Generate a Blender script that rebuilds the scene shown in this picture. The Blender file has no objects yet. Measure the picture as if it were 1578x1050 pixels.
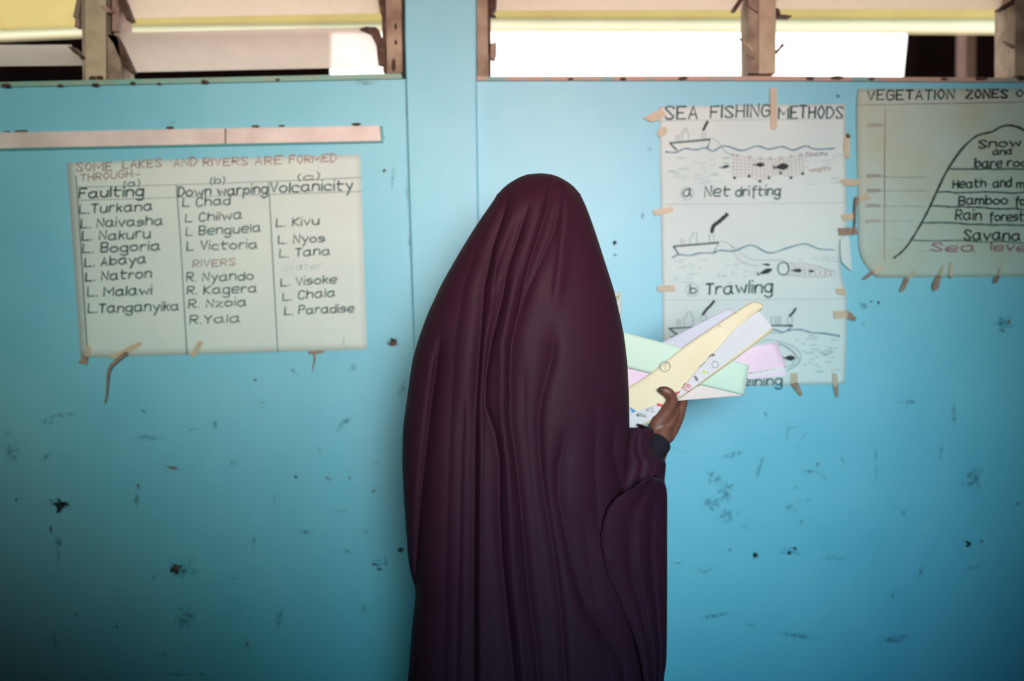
import bpy, math, random
import numpy as np
from mathutils import Vector, Matrix
random.seed(7); rng = np.random.RandomState(5)
S = bpy.context.scene; COL = S.collection

# ---------------------------------------------------------------- camera
F = 1578*35/36.0
CAM = Vector((0, -3.0, 1.42))
PITCH = math.radians(3.7); ROLL = 0.015
fw = Vector((0, math.cos(PITCH), -math.sin(PITCH)))
r0 = Vector((1, 0, 0)); u0 = r0.cross(fw)
ri = (r0*math.cos(ROLL) - u0*math.sin(ROLL)).normalized(); up = ri.cross(fw)
cd = bpy.data.cameras.new('camera'); cam = bpy.data.objects.new('camera', cd); COL.objects.link(cam)
cam.matrix_world = Matrix(((ri.x, up.x, -fw.x, CAM.x), (ri.y, up.y, -fw.y, CAM.y), (ri.z, up.z, -fw.z, CAM.z), (0, 0, 0, 1)))
cd.lens = 35; cd.sensor_width = 36; cd.clip_start = .05
cd.dof.use_dof = True; cd.dof.focus_distance = 2.2; cd.dof.aperture_fstop = 1.75
S.camera = cam
S.view_settings.view_transform = 'Standard'; S.view_settings.look = 'None'
S.view_settings.gamma = 1; S.view_settings.use_curve_mapping = False
S.view_settings.exposure = -0.10
# ---------------------------------------------------------------- sky
w = bpy.data.worlds.new('sky'); S.world = w; w.use_nodes = True
bg = w.node_tree.nodes['Background']; bg.inputs[0].default_value = (1.0, .985, .96, 1); bg.inputs[1].default_value = 3.6
# ---------------------------------------------------------------- lights (added spots and a weak fill, fitted to the wall's brightness)
def spot(name, loc, target, energy, color, size, radius, blend=1.0):
    l = bpy.data.lights.new(name, 'SPOT'); l.energy = energy; l.color = color; l.spot_size = math.radians(size)
    l.spot_blend = blend; l.shadow_soft_size = radius
    o = bpy.data.objects.new(name, l); COL.objects.link(o); o.location = loc
    o.rotation_euler = (Vector(target)-Vector(loc)).to_track_quat('-Z', 'Y').to_euler(); return o
def area(name, loc, target, energy, color, sx, sy, spread=180):
    l = bpy.data.lights.new(name, 'AREA'); l.energy = energy; l.color = color; l.shape = 'RECTANGLE'
    l.size = sx; l.size_y = sy; l.spread = math.radians(spread)
    o = bpy.data.objects.new(name, l); COL.objects.link(o); o.location = loc
    o.rotation_euler = (Vector(target)-Vector(loc)).to_track_quat('-Z', 'Y').to_euler(); return o
def wall_point(x, y):
    d = fw + ri*((x-789)/F) + up*((525-y)/F); return CAM + d*(-CAM.y/d.y)
spot('left_fill_spot', (0.1, -4.3, 2.2), wall_point(180, 200), 500, (.92, 1.0, .90), 38, .55)  # added spot that lifts the upper left of the wall
spot('red_fill_spot', (0.4, -4.3, 2.0), wall_point(850, 150), 590, (1.0, .12, .04), 40, .55)  # added red spot, warms the top centre of the wall
spot('right_fill_spot', (0.8, -4.3, 1.9), wall_point(1150, 480), 253, (.78, 1.0, .98), 34, .5)  # added spot brightening the wall right of the woman
spot('low_blue_spot', (0.8, -4.3, 1.8), wall_point(1130, 850), 180, (.0, .45, 1.0), 32, .5)  # added blue spot for the lower right of the wall
spot('wide_fill_spot', (0.4, -4.3, 1.9), wall_point(900, 450), 625, (.36, .88, .93), 44, .55)  # added broad blue-green spot, sets the overall falloff
area('high_fill_area', (0, -5.6, 2.5), (0, 0, 1.9), 2, (.5, .85, 1.0), 3.6, .6)  # weak bluish general fill, added

# ---------------------------------------------------------------- helpers
def P(x, y, Y=0.0):
    d = fw + ri*((x-789)/F) + up*((525-y)/F)
    return CAM + d*((Y-CAM.y)/d.y)
def lin(c): return tuple(((v/255)/12.92 if v/255 <= .04045 else ((v/255+.055)/1.055)**2.4) for v in c)
def mat(name, col, rough=.6, col2=None, scale=8, spec=.4, sheen=0, bump=0, bscale=60, detail=4, lo=.35, hi=.65):
    m = bpy.data.materials.new(name); m.use_nodes = True; nt = m.node_tree; b = nt.nodes['Principled BSDF']
    b.inputs['Base Color'].default_value = (*lin(col), 1); b.inputs['Roughness'].default_value = rough
    b.inputs['Specular IOR Level'].default_value = spec
    if sheen: b.inputs['Sheen Weight'].default_value = sheen; b.inputs['Sheen Roughness'].default_value = .4
    tc = nt.nodes.new('ShaderNodeTexCoord')
    if col2:
        n = nt.nodes.new('ShaderNodeTexNoise'); n.inputs['Scale'].default_value = scale; n.inputs['Detail'].default_value = detail
        r = nt.nodes.new('ShaderNodeValToRGB'); r.color_ramp.elements[0].position = lo; r.color_ramp.elements[1].position = hi
        r.color_ramp.elements[0].color = (*lin(col), 1); r.color_ramp.elements[1].color = (*lin(col2), 1)
        nt.links.new(tc.outputs['Object'], n.inputs['Vector']); nt.links.new(n.outputs['Fac'], r.inputs[0]); nt.links.new(r.outputs[0], b.inputs['Base Color'])
    if bump:
        n2 = nt.nodes.new('ShaderNodeTexNoise'); n2.inputs['Scale'].default_value = bscale; n2.inputs['Detail'].default_value = 5
        bp = nt.nodes.new('ShaderNodeBump'); bp.inputs['Strength'].default_value = bump; bp.inputs['Distance'].default_value = .01
        nt.links.new(tc.outputs['Object'], n2.inputs['Vector']); nt.links.new(n2.outputs['Fac'], bp.inputs['Height']); nt.links.new(bp.outputs[0], b.inputs['Normal'])
    return m
def me_obj(name, verts, faces, m=None, parent=None, smooth=False):
    me = bpy.data.meshes.new(name); me.from_pydata([tuple(v) for v in verts], [], faces); me.update()
    o = bpy.data.objects.new(name, me); COL.objects.link(o)
    if m: me.materials.append(m)
    if smooth: me.polygons.foreach_set('use_smooth', [True]*len(me.polygons))
    if parent: o.parent = parent
    return o
def tag(o, label=None, cat=None, group=None, kind=None):
    if label: o['label'] = label
    if cat: o['category'] = cat
    if group: o['group'] = group
    if kind: o['kind'] = kind
    return o
def empty(name, loc):
    o = bpy.data.objects.new(name, None); COL.objects.link(o); o.location = loc; o.empty_display_size = .05
    return o
def reparent(parent, *obs):
    for o in obs:
        o.parent = parent; o.matrix_parent_inverse = Matrix.Translation(parent.location).inverted()
def prism(name, pts, Y0, Y1, m, parent=None, bevel=0):
    """pixel outline put on the plane Y0 and extruded straight back to Y1"""
    a = [P(x, y, Y0) for x, y in pts]; n = len(a)
    if a and (a[1]-a[0]).cross(a[2]-a[1]).y > 0: a.reverse()
    b = [Vector((v.x, Y1, v.z)) for v in a]
    f = [tuple(range(n))] + [tuple(range(2*n-1, n-1, -1))] + [(i, n+i, n+(i+1) % n, (i+1) % n) for i in range(n)]
    f = [tuple(reversed(q)) for q in f] if False else f
    o = me_obj(name, a+b, f, m)
    me = o.data
    import bmesh
    bm = bmesh.new(); bm.from_mesh(me); bmesh.ops.recalc_face_normals(bm, faces=bm.faces); bm.to_mesh(me); bm.free()
    if bevel:
        md = o.modifiers.new('bevel', 'BEVEL'); md.width = bevel; md.segments = 2; md.limit_method = 'ANGLE'
    if parent: reparent(parent, o)
    return o
def box(name, x0, x1, y0, y1, z0, z1, m, parent=None):
    v = [(x, y, z) for x in (x0, x1) for y in (y0, y1) for z in (z0, z1)]
    f = [(0, 1, 3, 2), (4, 6, 7, 5), (0, 4, 5, 1), (2, 3, 7, 6), (0, 2, 6, 4), (1, 5, 7, 3)]
    o = me_obj(name, v, f, m)
    if parent: reparent(parent, o)
    return o
def catmull(pts, n=5, closed=False):
    pts = [np.array(p, float) for p in pts]
    if len(pts) < 3: return pts
    out = []; N = len(pts)
    for i in range(N-1):
        p0 = pts[i-1] if i else 2*pts[0]-pts[1]; p1 = pts[i]; p2 = pts[i+1]; p3 = pts[i+2] if i+2 < N else 2*pts[-1]-pts[-2]
        for k in range(n):
            t = k/n
            out.append(.5*((2*p1)+(-p0+p2)*t+(2*p0-5*p1+4*p2-p3)*t*t+(-p0+3*p1-3*p2+p3)*t**3))
    out.append(pts[-1]); return out

# ---------------------------------------------------------------- materials
M_wall = mat('teal_gloss_paint', (124, 190, 205), .45, (114, 184, 201), 3.0, spec=.5, bump=.10, bscale=22, detail=7)
M_room = mat('room_paint', (36, 64, 72), .8, (30, 58, 66), 2)
M_ceil = mat('ceiling_boards', (50, 45, 40), .9, (40, 36, 32), 4)
M_floor = mat('cement_floor', (44, 44, 46), .85, (36, 36, 38), 5)
M_wood = mat('weathered_frame_wood', (166, 148, 126), .75, (128, 106, 88), 14, bump=.4, bscale=50)
M_woodl = mat('tan_post_paint', (190, 174, 144), .65, (174, 156, 128), 20, bump=.2, bscale=60)
M_brown = mat('rusty_brown_metal', (98, 70, 54), .7, (60, 42, 34), 40, bump=.5, bscale=120)
M_dark = mat('dark_recess', (30, 22, 20), .9, (20, 15, 14), 20)
M_pinkch = mat('dusty_channel', (176, 146, 136), .6, (130, 98, 86), 30)
M_sillg = mat('green_painted_sill', (120, 172, 158), .6, (140, 160, 140), 12, bump=.3)
M_sillp = mat('bare_salmon_sill', (190, 152, 132), .75, (128, 165, 158), 9, lo=.52, hi=.62, bump=.4)
M_lump = mat('dried_mud', (96, 70, 55), .95, (60, 44, 36), 60, bump=.6, bscale=200)
M_batten = mat('pink_primed_wood', (222, 207, 198), .6, (202, 184, 176), 10, bump=.15, bscale=40)
M_tealedge = mat('plain_teal', (70, 165, 165), .5)
M_yel = mat('yellow_beam_paint', (176, 154, 92), .7, (164, 142, 84), 3)
M_cream = mat('cream_board_paint', (232, 222, 192), .7, (224, 213, 184), 3)
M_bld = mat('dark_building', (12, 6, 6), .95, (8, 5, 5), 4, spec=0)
M_postb = mat('brown_post', (88, 60, 50), .8, (70, 48, 40), 10)
M_sand = mat('pale_sand', (215, 200, 175), .95, (200, 182, 155), 4)
M_poster = mat('aged_poster_paper', (205, 214, 204), .75, (196, 206, 200), 5, bump=.12, bscale=9, lo=.3, hi=.7)
M_poster3 = mat('stained_poster_paper', (178, 190, 178), .7, (176, 178, 150), 6, bump=.15, bscale=10, lo=.42, hi=.75)
M_posterw = mat('white_poster_paper', (206, 216, 210), .75, (196, 208, 204), 4, bump=.12, bscale=9)
M_ink = mat('green_black_ink', (44, 72, 72), .7, (62, 90, 90), 60)
M_inkb = mat('blue_ink', (62, 112, 134), .7, (84, 132, 150), 60)
M_inkk = mat('black_ink', (34, 42, 46), .7)
M_inkr = mat('faded_red_ink', (146, 124, 118), .7, (164, 142, 134), 50)
M_inkp = mat('red_pencil', (156, 112, 114), .7); M_inkn = mat('pink_pencil', (172, 140, 144), .7)
M_pencil = mat('pencil', (140, 154, 154), .7)
M_dash = mat('pale_blue_pencil', (160, 184, 184), .7)
M_crease = mat('paper_crease', (176, 188, 184), .8)
M_tape = mat('masking_tape', (222, 196, 168), .5, (206, 190, 160), 30)
def see_through(m, f):
    nt = m.node_tree; b = nt.nodes['Principled BSDF']; t = nt.nodes.new('ShaderNodeBsdfTransparent'); x = nt.nodes.new('ShaderNodeMixShader'); x.inputs[0].default_value = f
    nt.links.new(b.outputs[0], x.inputs[1]); nt.links.new(t.outputs[0], x.inputs[2]); nt.links.new(x.outputs[0], nt.nodes['Material Output'].inputs[0])
see_through(M_tape, .35)
M_taped = mat('dirty_tape', (160, 132, 112), .6, (124, 102, 86), 60)
M_veil = mat('plum_cloth', (56, 25, 39), .60, (53, 23, 37), 3, spec=.09, bump=.04, bscale=900)
M_cuff = mat('dark_ribbed_knit', (24, 12, 22), .85)
M_skin = mat('brown_skin', (122, 72, 56), .5, (106, 60, 46), 45, spec=.45, bump=.12, bscale=160)
M_nail = mat('dark_hennaed_nail', (70, 42, 36), .35)
M_white = mat('eye_white', (220, 215, 205), .3); M_lip = mat('lips', (110, 60, 55), .5)

def blade_mat():
    m = bpy.data.materials.new('frosted_louvre_glass'); m.use_nodes = True; nt = m.node_tree
    b = nt.nodes['Principled BSDF']; b.inputs['Base Color'].default_value = (*lin((208, 200, 198)), 1); b.inputs['Roughness'].default_value = .35
    tr = nt.nodes.new('ShaderNodeBsdfTransparent'); tr.inputs[0].default_value = (1, .98, .97, 1)
    tl = nt.nodes.new('ShaderNodeBsdfTranslucent'); tl.inputs[0].default_value = (*lin((236, 222, 212)), 1)
    n = nt.nodes.new('ShaderNodeTexNoise'); n.inputs['Scale'].default_value = 9; n.inputs['Detail'].default_value = 5
    tc = nt.nodes.new('ShaderNodeTexCoord'); nt.links.new(tc.outputs['Object'], n.inputs['Vector'])
    r = nt.nodes.new('ShaderNodeMapRange'); r.inputs[3].default_value = .30; r.inputs[4].default_value = .5
    nt.links.new(n.outputs['Fac'], r.inputs[0])
    m1 = nt.nodes.new('ShaderNodeMixShader'); m1.inputs[0].default_value = .5
    m2 = nt.nodes.new('ShaderNodeMixShader'); nt.links.new(r.outputs[0], m2.inputs[0])
    nt.links.new(b.outputs[0], m1.inputs[1]); nt.links.new(tl.outputs[0], m1.inputs[2])
    nt.links.new(m1.outputs[0], m2.inputs[1]); nt.links.new(tr.outputs[0], m2.inputs[2])
    nt.links.new(m2.outputs[0], nt.nodes['Material Output'].inputs[0]); return m
M_blade = blade_mat()
def stain_mat(name, col, strength, nscale=40):
    m = bpy.data.materials.new(name); m.use_nodes = True; nt = m.node_tree; b = nt.nodes['Principled BSDF']
    b.inputs['Base Color'].default_value = (*lin(col), 1); b.inputs['Roughness'].default_value = .8
    tr = nt.nodes.new('ShaderNodeBsdfTransparent'); at = nt.nodes.new('ShaderNodeAttribute'); at.attribute_name = 'soft'
    n = nt.nodes.new('ShaderNodeTexNoise'); n.inputs['Scale'].default_value = nscale; n.inputs['Detail'].default_value = 5
    tc = nt.nodes.new('ShaderNodeTexCoord'); nt.links.new(tc.outputs['Object'], n.inputs['Vector'])
    r = nt.nodes.new('ShaderNodeMapRange'); r.inputs[1].default_value = .42; r.inputs[2].default_value = .60; r.inputs[3].default_value = .06
    nt.links.new(n.outputs['Fac'], r.inputs[0])
    mu = nt.nodes.new('ShaderNodeMath'); mu.operation = 'MULTIPLY'; nt.links.new(at.outputs['Fac'], mu.inputs[0]); nt.links.new(r.outputs[0], mu.inputs[1])
    mv = nt.nodes.new('ShaderNodeMath'); mv.operation = 'MULTIPLY'; mv.use_clamp = True; mv.inputs[1].default_value = strength; nt.links.new(mu.outputs[0], mv.inputs[0])
    mx = nt.nodes.new('ShaderNodeMixShader'); nt.links.new(mv.outputs[0], mx.inputs[0]); nt.links.new(tr.outputs[0], mx.inputs[1]); nt.links.new(b.outputs[0], mx.inputs[2])
    nt.links.new(mx.outputs[0], nt.nodes['Material Output'].inputs[0]); return m
M_scuff = stain_mat('grey_scuff', (70, 112, 124), .42, 55); M_hole = stain_mat('dark_gouge', (24, 20, 20), 3.0, 60)
M_rust = stain_mat('rusty_chip', (128, 84, 66), 1.5, 60); M_chip = stain_mat('pale_chip', (110, 190, 205), 1.2)
M_streak = stain_mat('grime_and_shade', (130, 146, 138), .4, 25)  # for grime streaks and the shade painted beside the column

# ---------------------------------------------------------------- room shell
wall = empty('wall_back', (0, 0, 0)); tag(wall, kind='structure', label='teal painted schoolroom wall below the louvre windows')
# lower wall: left and right fields follow the slightly out-of-true sill
lowL = prism('wall_panel', [(-1100, 158), (0, 134), (300, 127), (628, 122), (640, 700), (640, 2400), (-1100, 2400)], 0, .2, M_wall, wall)
lowR = prism('wall_panel', [(628, 122), (1150, 122), (1578, 126), (2700, 130), (2700, 2400), (640, 2400), (640, 700)], 0, .2, M_wall, wall)
head = prism('wall_panel', [(-1100, -220), (2700, -220), (2700, -500), (-1100, -500)], 0, .2, M_wall, wall)
prism('wall_panel', [(-1100, -230), (-330, -230), (-330, 145), (-1100, 160)], 0, .2, M_wall, wall); prism('wall_panel', [(1620, -230), (2700, -230), (2700, 135), (1620, 130)], 0, .2, M_wall, wall)
tag(prism('wall_column', [(622, -500), (733, -500), (734, 122), (738, 400), (742, 2400), (668, 2400), (637, 500), (629, 240), (624, 60)], -.045, .2, M_wall, bevel=.004), kind='structure', label='flat teal pilaster between the two windows')
xL = P(-1100, 500).x; xR = P(2700, 500).x; ZC = 3.2; YB = -6.2
tag(box('floor', xL, xR, YB, .2, -.1, 0, M_floor), kind='structure')
tag(box('ceiling', xL, xR, YB, .2, ZC, ZC+.1, M_ceil), kind='structure')
tag(box('wall_left', xL-.1, xL, YB, .2, -.1, ZC+.1, M_room), kind='structure')
tag(box('wall_right', xR, xR+.1, YB, .2, -.1, ZC+.1, M_room), kind='structure')
tag(box('wall_front', xL, xR, YB-.1, YB, -.1, ZC+.1, M_room), kind='structure')
# top of the wall above the frame, up to the ceiling
zt = P(789, -480).z
if zt < ZC: box('wall_panel', xL, xR, 0, .2, zt-.05, ZC, M_wall).parent = wall

# sills
s1 = tag(prism('trim_1', [(-700, 136), (0, 126.5), (300, 120), (618, 113), (620, 121), (300, 128), (0, 134), (-700, 146)], -.012, .17, M_sillg), kind='structure', label='green painted ledge under the left louvre window')
s2 = tag(prism('trim_2', [(735, 118), (1150, 117), (1578, 120), (2200, 122), (2200, 129), (1578, 126.5), (1150, 124), (735, 124)], -.012, .17, M_sillp), kind='structure', label='bare salmon ledge under the right louvre window')
def lump(px, py, w, h, Y, parent, name='mud_lump', m=M_lump):
    c = P(px, py, Y); sc = (3.0+Y)/F; vs = []; fs = []; n = 9; R = 4
    for j in range(R+1):
        a = j/R*math.pi/2
        for i in range(n):
            t = i/n*2*math.pi; k = 1+.25*random.uniform(-1, 1)
            vs.append(c+Vector((math.cos(t)*math.cos(a)*w/2*sc*k, -math.sin(a)*min(w, h)*.5*sc, math.sin(t)*math.cos(a)*h/2*sc*k)))
    for j in range(R):
        for i in range(n): fs.append((j*n+i, j*n+(i+1) % n, (j+1)*n+(i+1) % n, (j+1)*n+i))
    o = me_obj(name, vs, fs, m, smooth=True)
    if parent: reparent(parent, o)
    return o
for (x, y, ww, hh) in [(10, 132, 18, 7), (93, 132, 9, 4), (147, 131, 12, 5), (204, 128, 9, 5), (245, 129, 7, 3), (316, 126, 12, 6), (428, 123, 7, 4)]:
    lump(x, y, ww, hh, -.013, s1)
for (x, y, ww, hh) in [(880, 122, 9, 4), (960, 122, 12, 5), (1052, 121, 14, 6), (1248, 121, 12, 5), (1290, 120, 20, 6), (1343, 122, 11, 4), (1455, 122, 12, 4), (1512, 121, 20, 5), (1573, 120, 14, 8)]:
    lump(x, y, ww, hh, -.013, s2)

# ---------------------------------------------------------------- louvre windows
def louvre(top, bot, x0t, x1t, x0b, x1b, win, Yt=.015, Yb=.085):
    """tilted slab of frosted glass; top/bot = ((y at left),(y at right))"""
    a = [P(x0t, top[0], Yt), P(x1t, top[1], Yt), P(x1b, bot[1], Yb), P(x0b, bot[0], Yb)]
    nrm = (a[1]-a[0]).cross(a[3]-a[0]).normalized()*.005
    v = [p-nrm*.5 for p in a]+[p+nrm*.5 for p in a]
    f = [(0, 1, 2, 3), (7, 6, 5, 4), (0, 4, 5, 1), (1, 5, 6, 2), (2, 6, 7, 3), (3, 7, 4, 0)]
    o = me_obj('louvre_blade', v, f, M_blade); reparent(win, o); return o
w1 = empty('window_1', P(350, 120)); tag(w1, kind='structure', label='left louvre window with two bays of frosted blades')
w2 = empty('window_2', P(1150, 120)); tag(w2, kind='structure', label='right louvre window, lower blades missing, white daylight behind')
# window 1
prism('window_post', [(127, -230), (162, -230), (163, 123), (131, 124)], -.008, .12, M_woodl, w1, .003)
prism('post_edge', [(122, -230), (127, -230), (131, 124), (127.5, 124)], .0, .1, M_wood, w1)
prism('groove', [(162, -230), (173, -230), (176, 122), (164, 123)], .03, .12, M_dark, w1)
prism('metal_channel', [(171, -230), (182, -230), (183.5, 48), (173, 48)], .0, .1, M_pinkch, w1)
prism('metal_channel', [(165, 54), (181, 54), (189, 122), (168, 122)], .0, .1, M_wood, w1)
prism('window_stile', [(590, -230), (616, -230), (620, 112), (596, 113)], -.004, .14, M_wood, w1, .003)
prism('metal_channel', [(583, -230), (592, -230), (597, 112), (590, 110)], .01, .1, M_brown, w1)
louvre((71, 70), (104, 100), -320, 110, -320, 131, w1, .085, .03)
louvre((-40, -44), (28, 20), 172, 584, 199, 584, w1)
louvre((51, 42), (111, 103), 176, 575, 206, 586, w1)
louvre((-90, -94), (-18, -20), -320, 126, -320, 126, w1)
louvre((-170, -174), (-100, -104), -320, 126, -320, 126, w1)
louvre((-122, -124), (-50, -54), 172, 584, 199, 584, w1)
louvre((-204, -206), (-132, -134), 172, 584, 199, 584, w1)
def clip(pts, win, m=M_brown, Y=.0, d=.035): return prism('blade_clip', pts, Y, Y+d, m, win)
clip([(181, -10), (187, -10), (203, 30), (196, 32), (183, 8)], w1)
clip([(165, 54), (172, 52), (180, 56), (205, 110), (201, 112), (191, 104), (174, 66)], w1)
clip([(154, 10), (160, 8), (175, 17), (172, 20), (162, 19)], w1, M_pinkch, -.01)
clip([(120, -10), (127, -10), (120, 27), (112, 26)], w1, M_wood)
clip([(116, 28), (122, 28), (122, 41), (115, 41)], w1, M_pinkch)
clip([(104, 70), (112, 72), (131, 88), (131, 93), (112, 80)], w1)
clip([(554, 44), (564, 41), (580, 42), (584, 46), (590, 66), (594, 70), (594, 100), (583, 99), (580, 70), (570, 50)], w1)
clip([(581, -10), (592, -10), (592, 24), (586, 20)], w1)
for (x, y, ww, hh) in [(143, 121, 10, 7), (153, 120, 12, 6), (610, 40, 4, 10), (610, 65, 4, 7), (607, 100, 6, 20)]: lump(x, y, ww, hh, -.009, w1)
# window 2
prism('window_stile', [(734, -230), (748, -230), (753, 120), (735, 121)], -.004, .14, M_wood, w2, .002)
prism('metal_channel', [(748, -230), (754, -230), (756, 118), (750, 119)], .0, .08, M_brown, w2)
prism('window_post', [(1169, -230), (1196, -230), (1196, 113), (1169, 114)], -.008, .12, M_woodl, w2, .003)
prism('metal_channel', [(1152, -230), (1168, -230), (1168, 113), (1154, 113)], .0, .1, M_wood, w2)
prism('window_post', [(1566, -230), (1640, -230), (1640, 118), (1564, 118)], -.008, .12, M_wood, w2, .003)
louvre((-52, -52), (16, 15), 752, 1156, 762, 1152, w2)
louvre((-52, -52), (14, 14), 1196, 1566, 1196, 1560, w2)
for xa, xb in ((756, 1152), (1196, 1566)):
    louvre((-130, -130), (-62, -62), xa, xb, xa, xb, w2); louvre((-210, -210), (-140, -140), xa, xb, xa, xb, w2)
clip([(754, -10), (766, -10), (764, 14), (757, 20), (764, 24), (754, 23)], w2)
clip([(753, 68), (760, 66), (765, 64), (765, 82), (762, 92), (757, 90), (753, 80)], w2, M_taped)
clip([(1142, -6), (1148, -4), (1135, 16), (1129, 14)], w2)
clip([(1197, 12), (1201, 14), (1203, 22), (1221, 24), (1218, 26), (1197, 25)], w2)
clip([(1566, -4), (1566, 4), (1549, 15), (1540, 14), (1552, 4)], w2)
# splintered stubs of broken glass holders
def twig(name, pts, rad, win, m=M_wood, Y=.0):
    c = catmull([(P(x, y, Y+dy)) for x, y, dy in pts], 4); vs = []; fs = []; n = 6; L = len(c)
    for i, p in enumerate(c):
        p = Vector(p); d = Vector(c[min(i+1, L-1)])-Vector(c[max(i-1, 0)]); d.normalize()
        s = d.cross(Vector((0, 1, 0))).normalized(); t = s.cross(d)
        r = rad*(1-.75*i/(L-1))
        for k in range(n): a = 2*math.pi*k/n; vs.append(p+s*math.cos(a)*r+t*math.sin(a)*r)
    for i in range(L-1):
        for k in range(n): fs.append((i*n+k, i*n+(k+1) % n, (i+1)*n+(k+1) % n, (i+1)*n+k))
    fs.append(tuple(range(n))); fs.append(tuple(range((L-1)*n+n-1, (L-1)*n-1, -1)))
    o = me_obj(name, vs, fs, m, smooth=True)
    if win: reparent(win, o)
    return o
twig('wood_splinter', [(1163, 90, 0), (1152, 82, 0), (1147, 68, 0), (1138, 57, -.02)], .006, w2)
twig('wood_splinter', [(1160, 80, 0), (1153, 70, 0), (1144, 64, 0), (1139, 60, -.01)], .006, w2, M_woodl)
twig('wood_splinter', [(1195, 82, 0), (1202, 74, 0), (1207, 66, 0), (1212, 64, -.02)], .005, w2, M_brown)
twig('wood_splinter', [(1203, 73, 0), (1209, 70, 0), (1215, 73, 0)], .004, w2, M_brown)
twig('wood_splinter', [(1590, 88, 0), (1570, 76, 0), (1556, 68, 0), (1544, 64, 0)], .006, w2, M_wood)
twig('wood_splinter', [(1590, 84, 0), (1566, 76, 0), (1548, 68, -.01)], .004, w2, M_brown)
twig('wood_splinter', [(1168, 20, 0), (1150, 8, 0)], .003, w2, M_brown)

# ---------------------------------------------------------------- outside
yb = tag(prism('verandah_beam', [(-900, -260), (2500, -260), (2500, 30), (1578, 28), (740, 27), (600, 33), (200, 38), (0, 45), (-900, 70)], 2.0, 2.12, M_yel), 'yellow painted verandah beam seen through the tops of the louvre windows', 'beam')
cb = prism('lower_board', [(-900, 70), (0, 44.5), (200, 37.5), (600, 32.5), (740, 26.5), (1578, 27.5), (2500, 29), (2500, 52), (1578, 48), (1196, 46), (740, 44), (600, 45), (200, 49), (0, 58), (-900, 86)], 2.02, 2.09, M_cream); reparent(yb, cb)
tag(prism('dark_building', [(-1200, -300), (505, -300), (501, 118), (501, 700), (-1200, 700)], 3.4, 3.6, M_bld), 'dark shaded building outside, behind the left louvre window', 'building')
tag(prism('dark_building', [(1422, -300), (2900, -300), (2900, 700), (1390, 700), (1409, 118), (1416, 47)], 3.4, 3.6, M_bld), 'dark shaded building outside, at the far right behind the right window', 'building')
pf = prism('verandah_post', [(1490, -60), (1505, -60), (1505, 330), (1489, 330)], 2.5, 2.62, M_postb)
tag(pf, 'square brown wooden post outside, before the dark building on the right', 'post')
# make the post reach the ground
zs = [v.co.z for v in pf.data.vertices]; zm = min(zs)
for v in pf.data.vertices:
    if v.co.z < zm+.2: v.co.z = -.1
tag(box('ground', -14, 14, .21, 16, -.2, -.1, M_sand), kind='structure', label='pale sandy ground outside')
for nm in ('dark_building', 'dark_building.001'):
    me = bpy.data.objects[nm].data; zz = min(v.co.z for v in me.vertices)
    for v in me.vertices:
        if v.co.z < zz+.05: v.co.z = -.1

# ---------------------------------------------------------------- wooden batten
bt = empty('wooden_batten', P(300, 212)); tag(bt, 'long pinkish white wooden batten nailed above the lakes poster', 'batten')
prism('plank', [(-700, 222), (0, 204), (346, 197.5), (346, 222), (0, 229), (-700, 245)], -.022, -.001, M_batten, bt, .0015)
prism('plank', [(348.5, 197.5), (585, 193.5), (587, 217.5), (348.5, 222)], -.022, -.001, M_batten, bt, .0015)
tag(prism('teal_edge', [(-700, 245), (0, 228), (587, 217), (588, 196), (585, 194), (589, 194), (590, 219), (0, 231.5), (-700, 249)], -.014, -.0005, M_tealedge, bt), 'teal strip along the lower edge and end of the batten')  # flat teal strip, darker than the wall, below and beside the planks
for (x, y, ww, hh) in [(34, 203, 20, 6), (12, 204, 10, 4), (262, 197, 12, 4), (394, 195, 14, 4), (434, 194, 10, 3), (549, 192, 14, 5)]: lump(x, y, ww, hh, -.002, bt, 'mud_lump')

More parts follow.
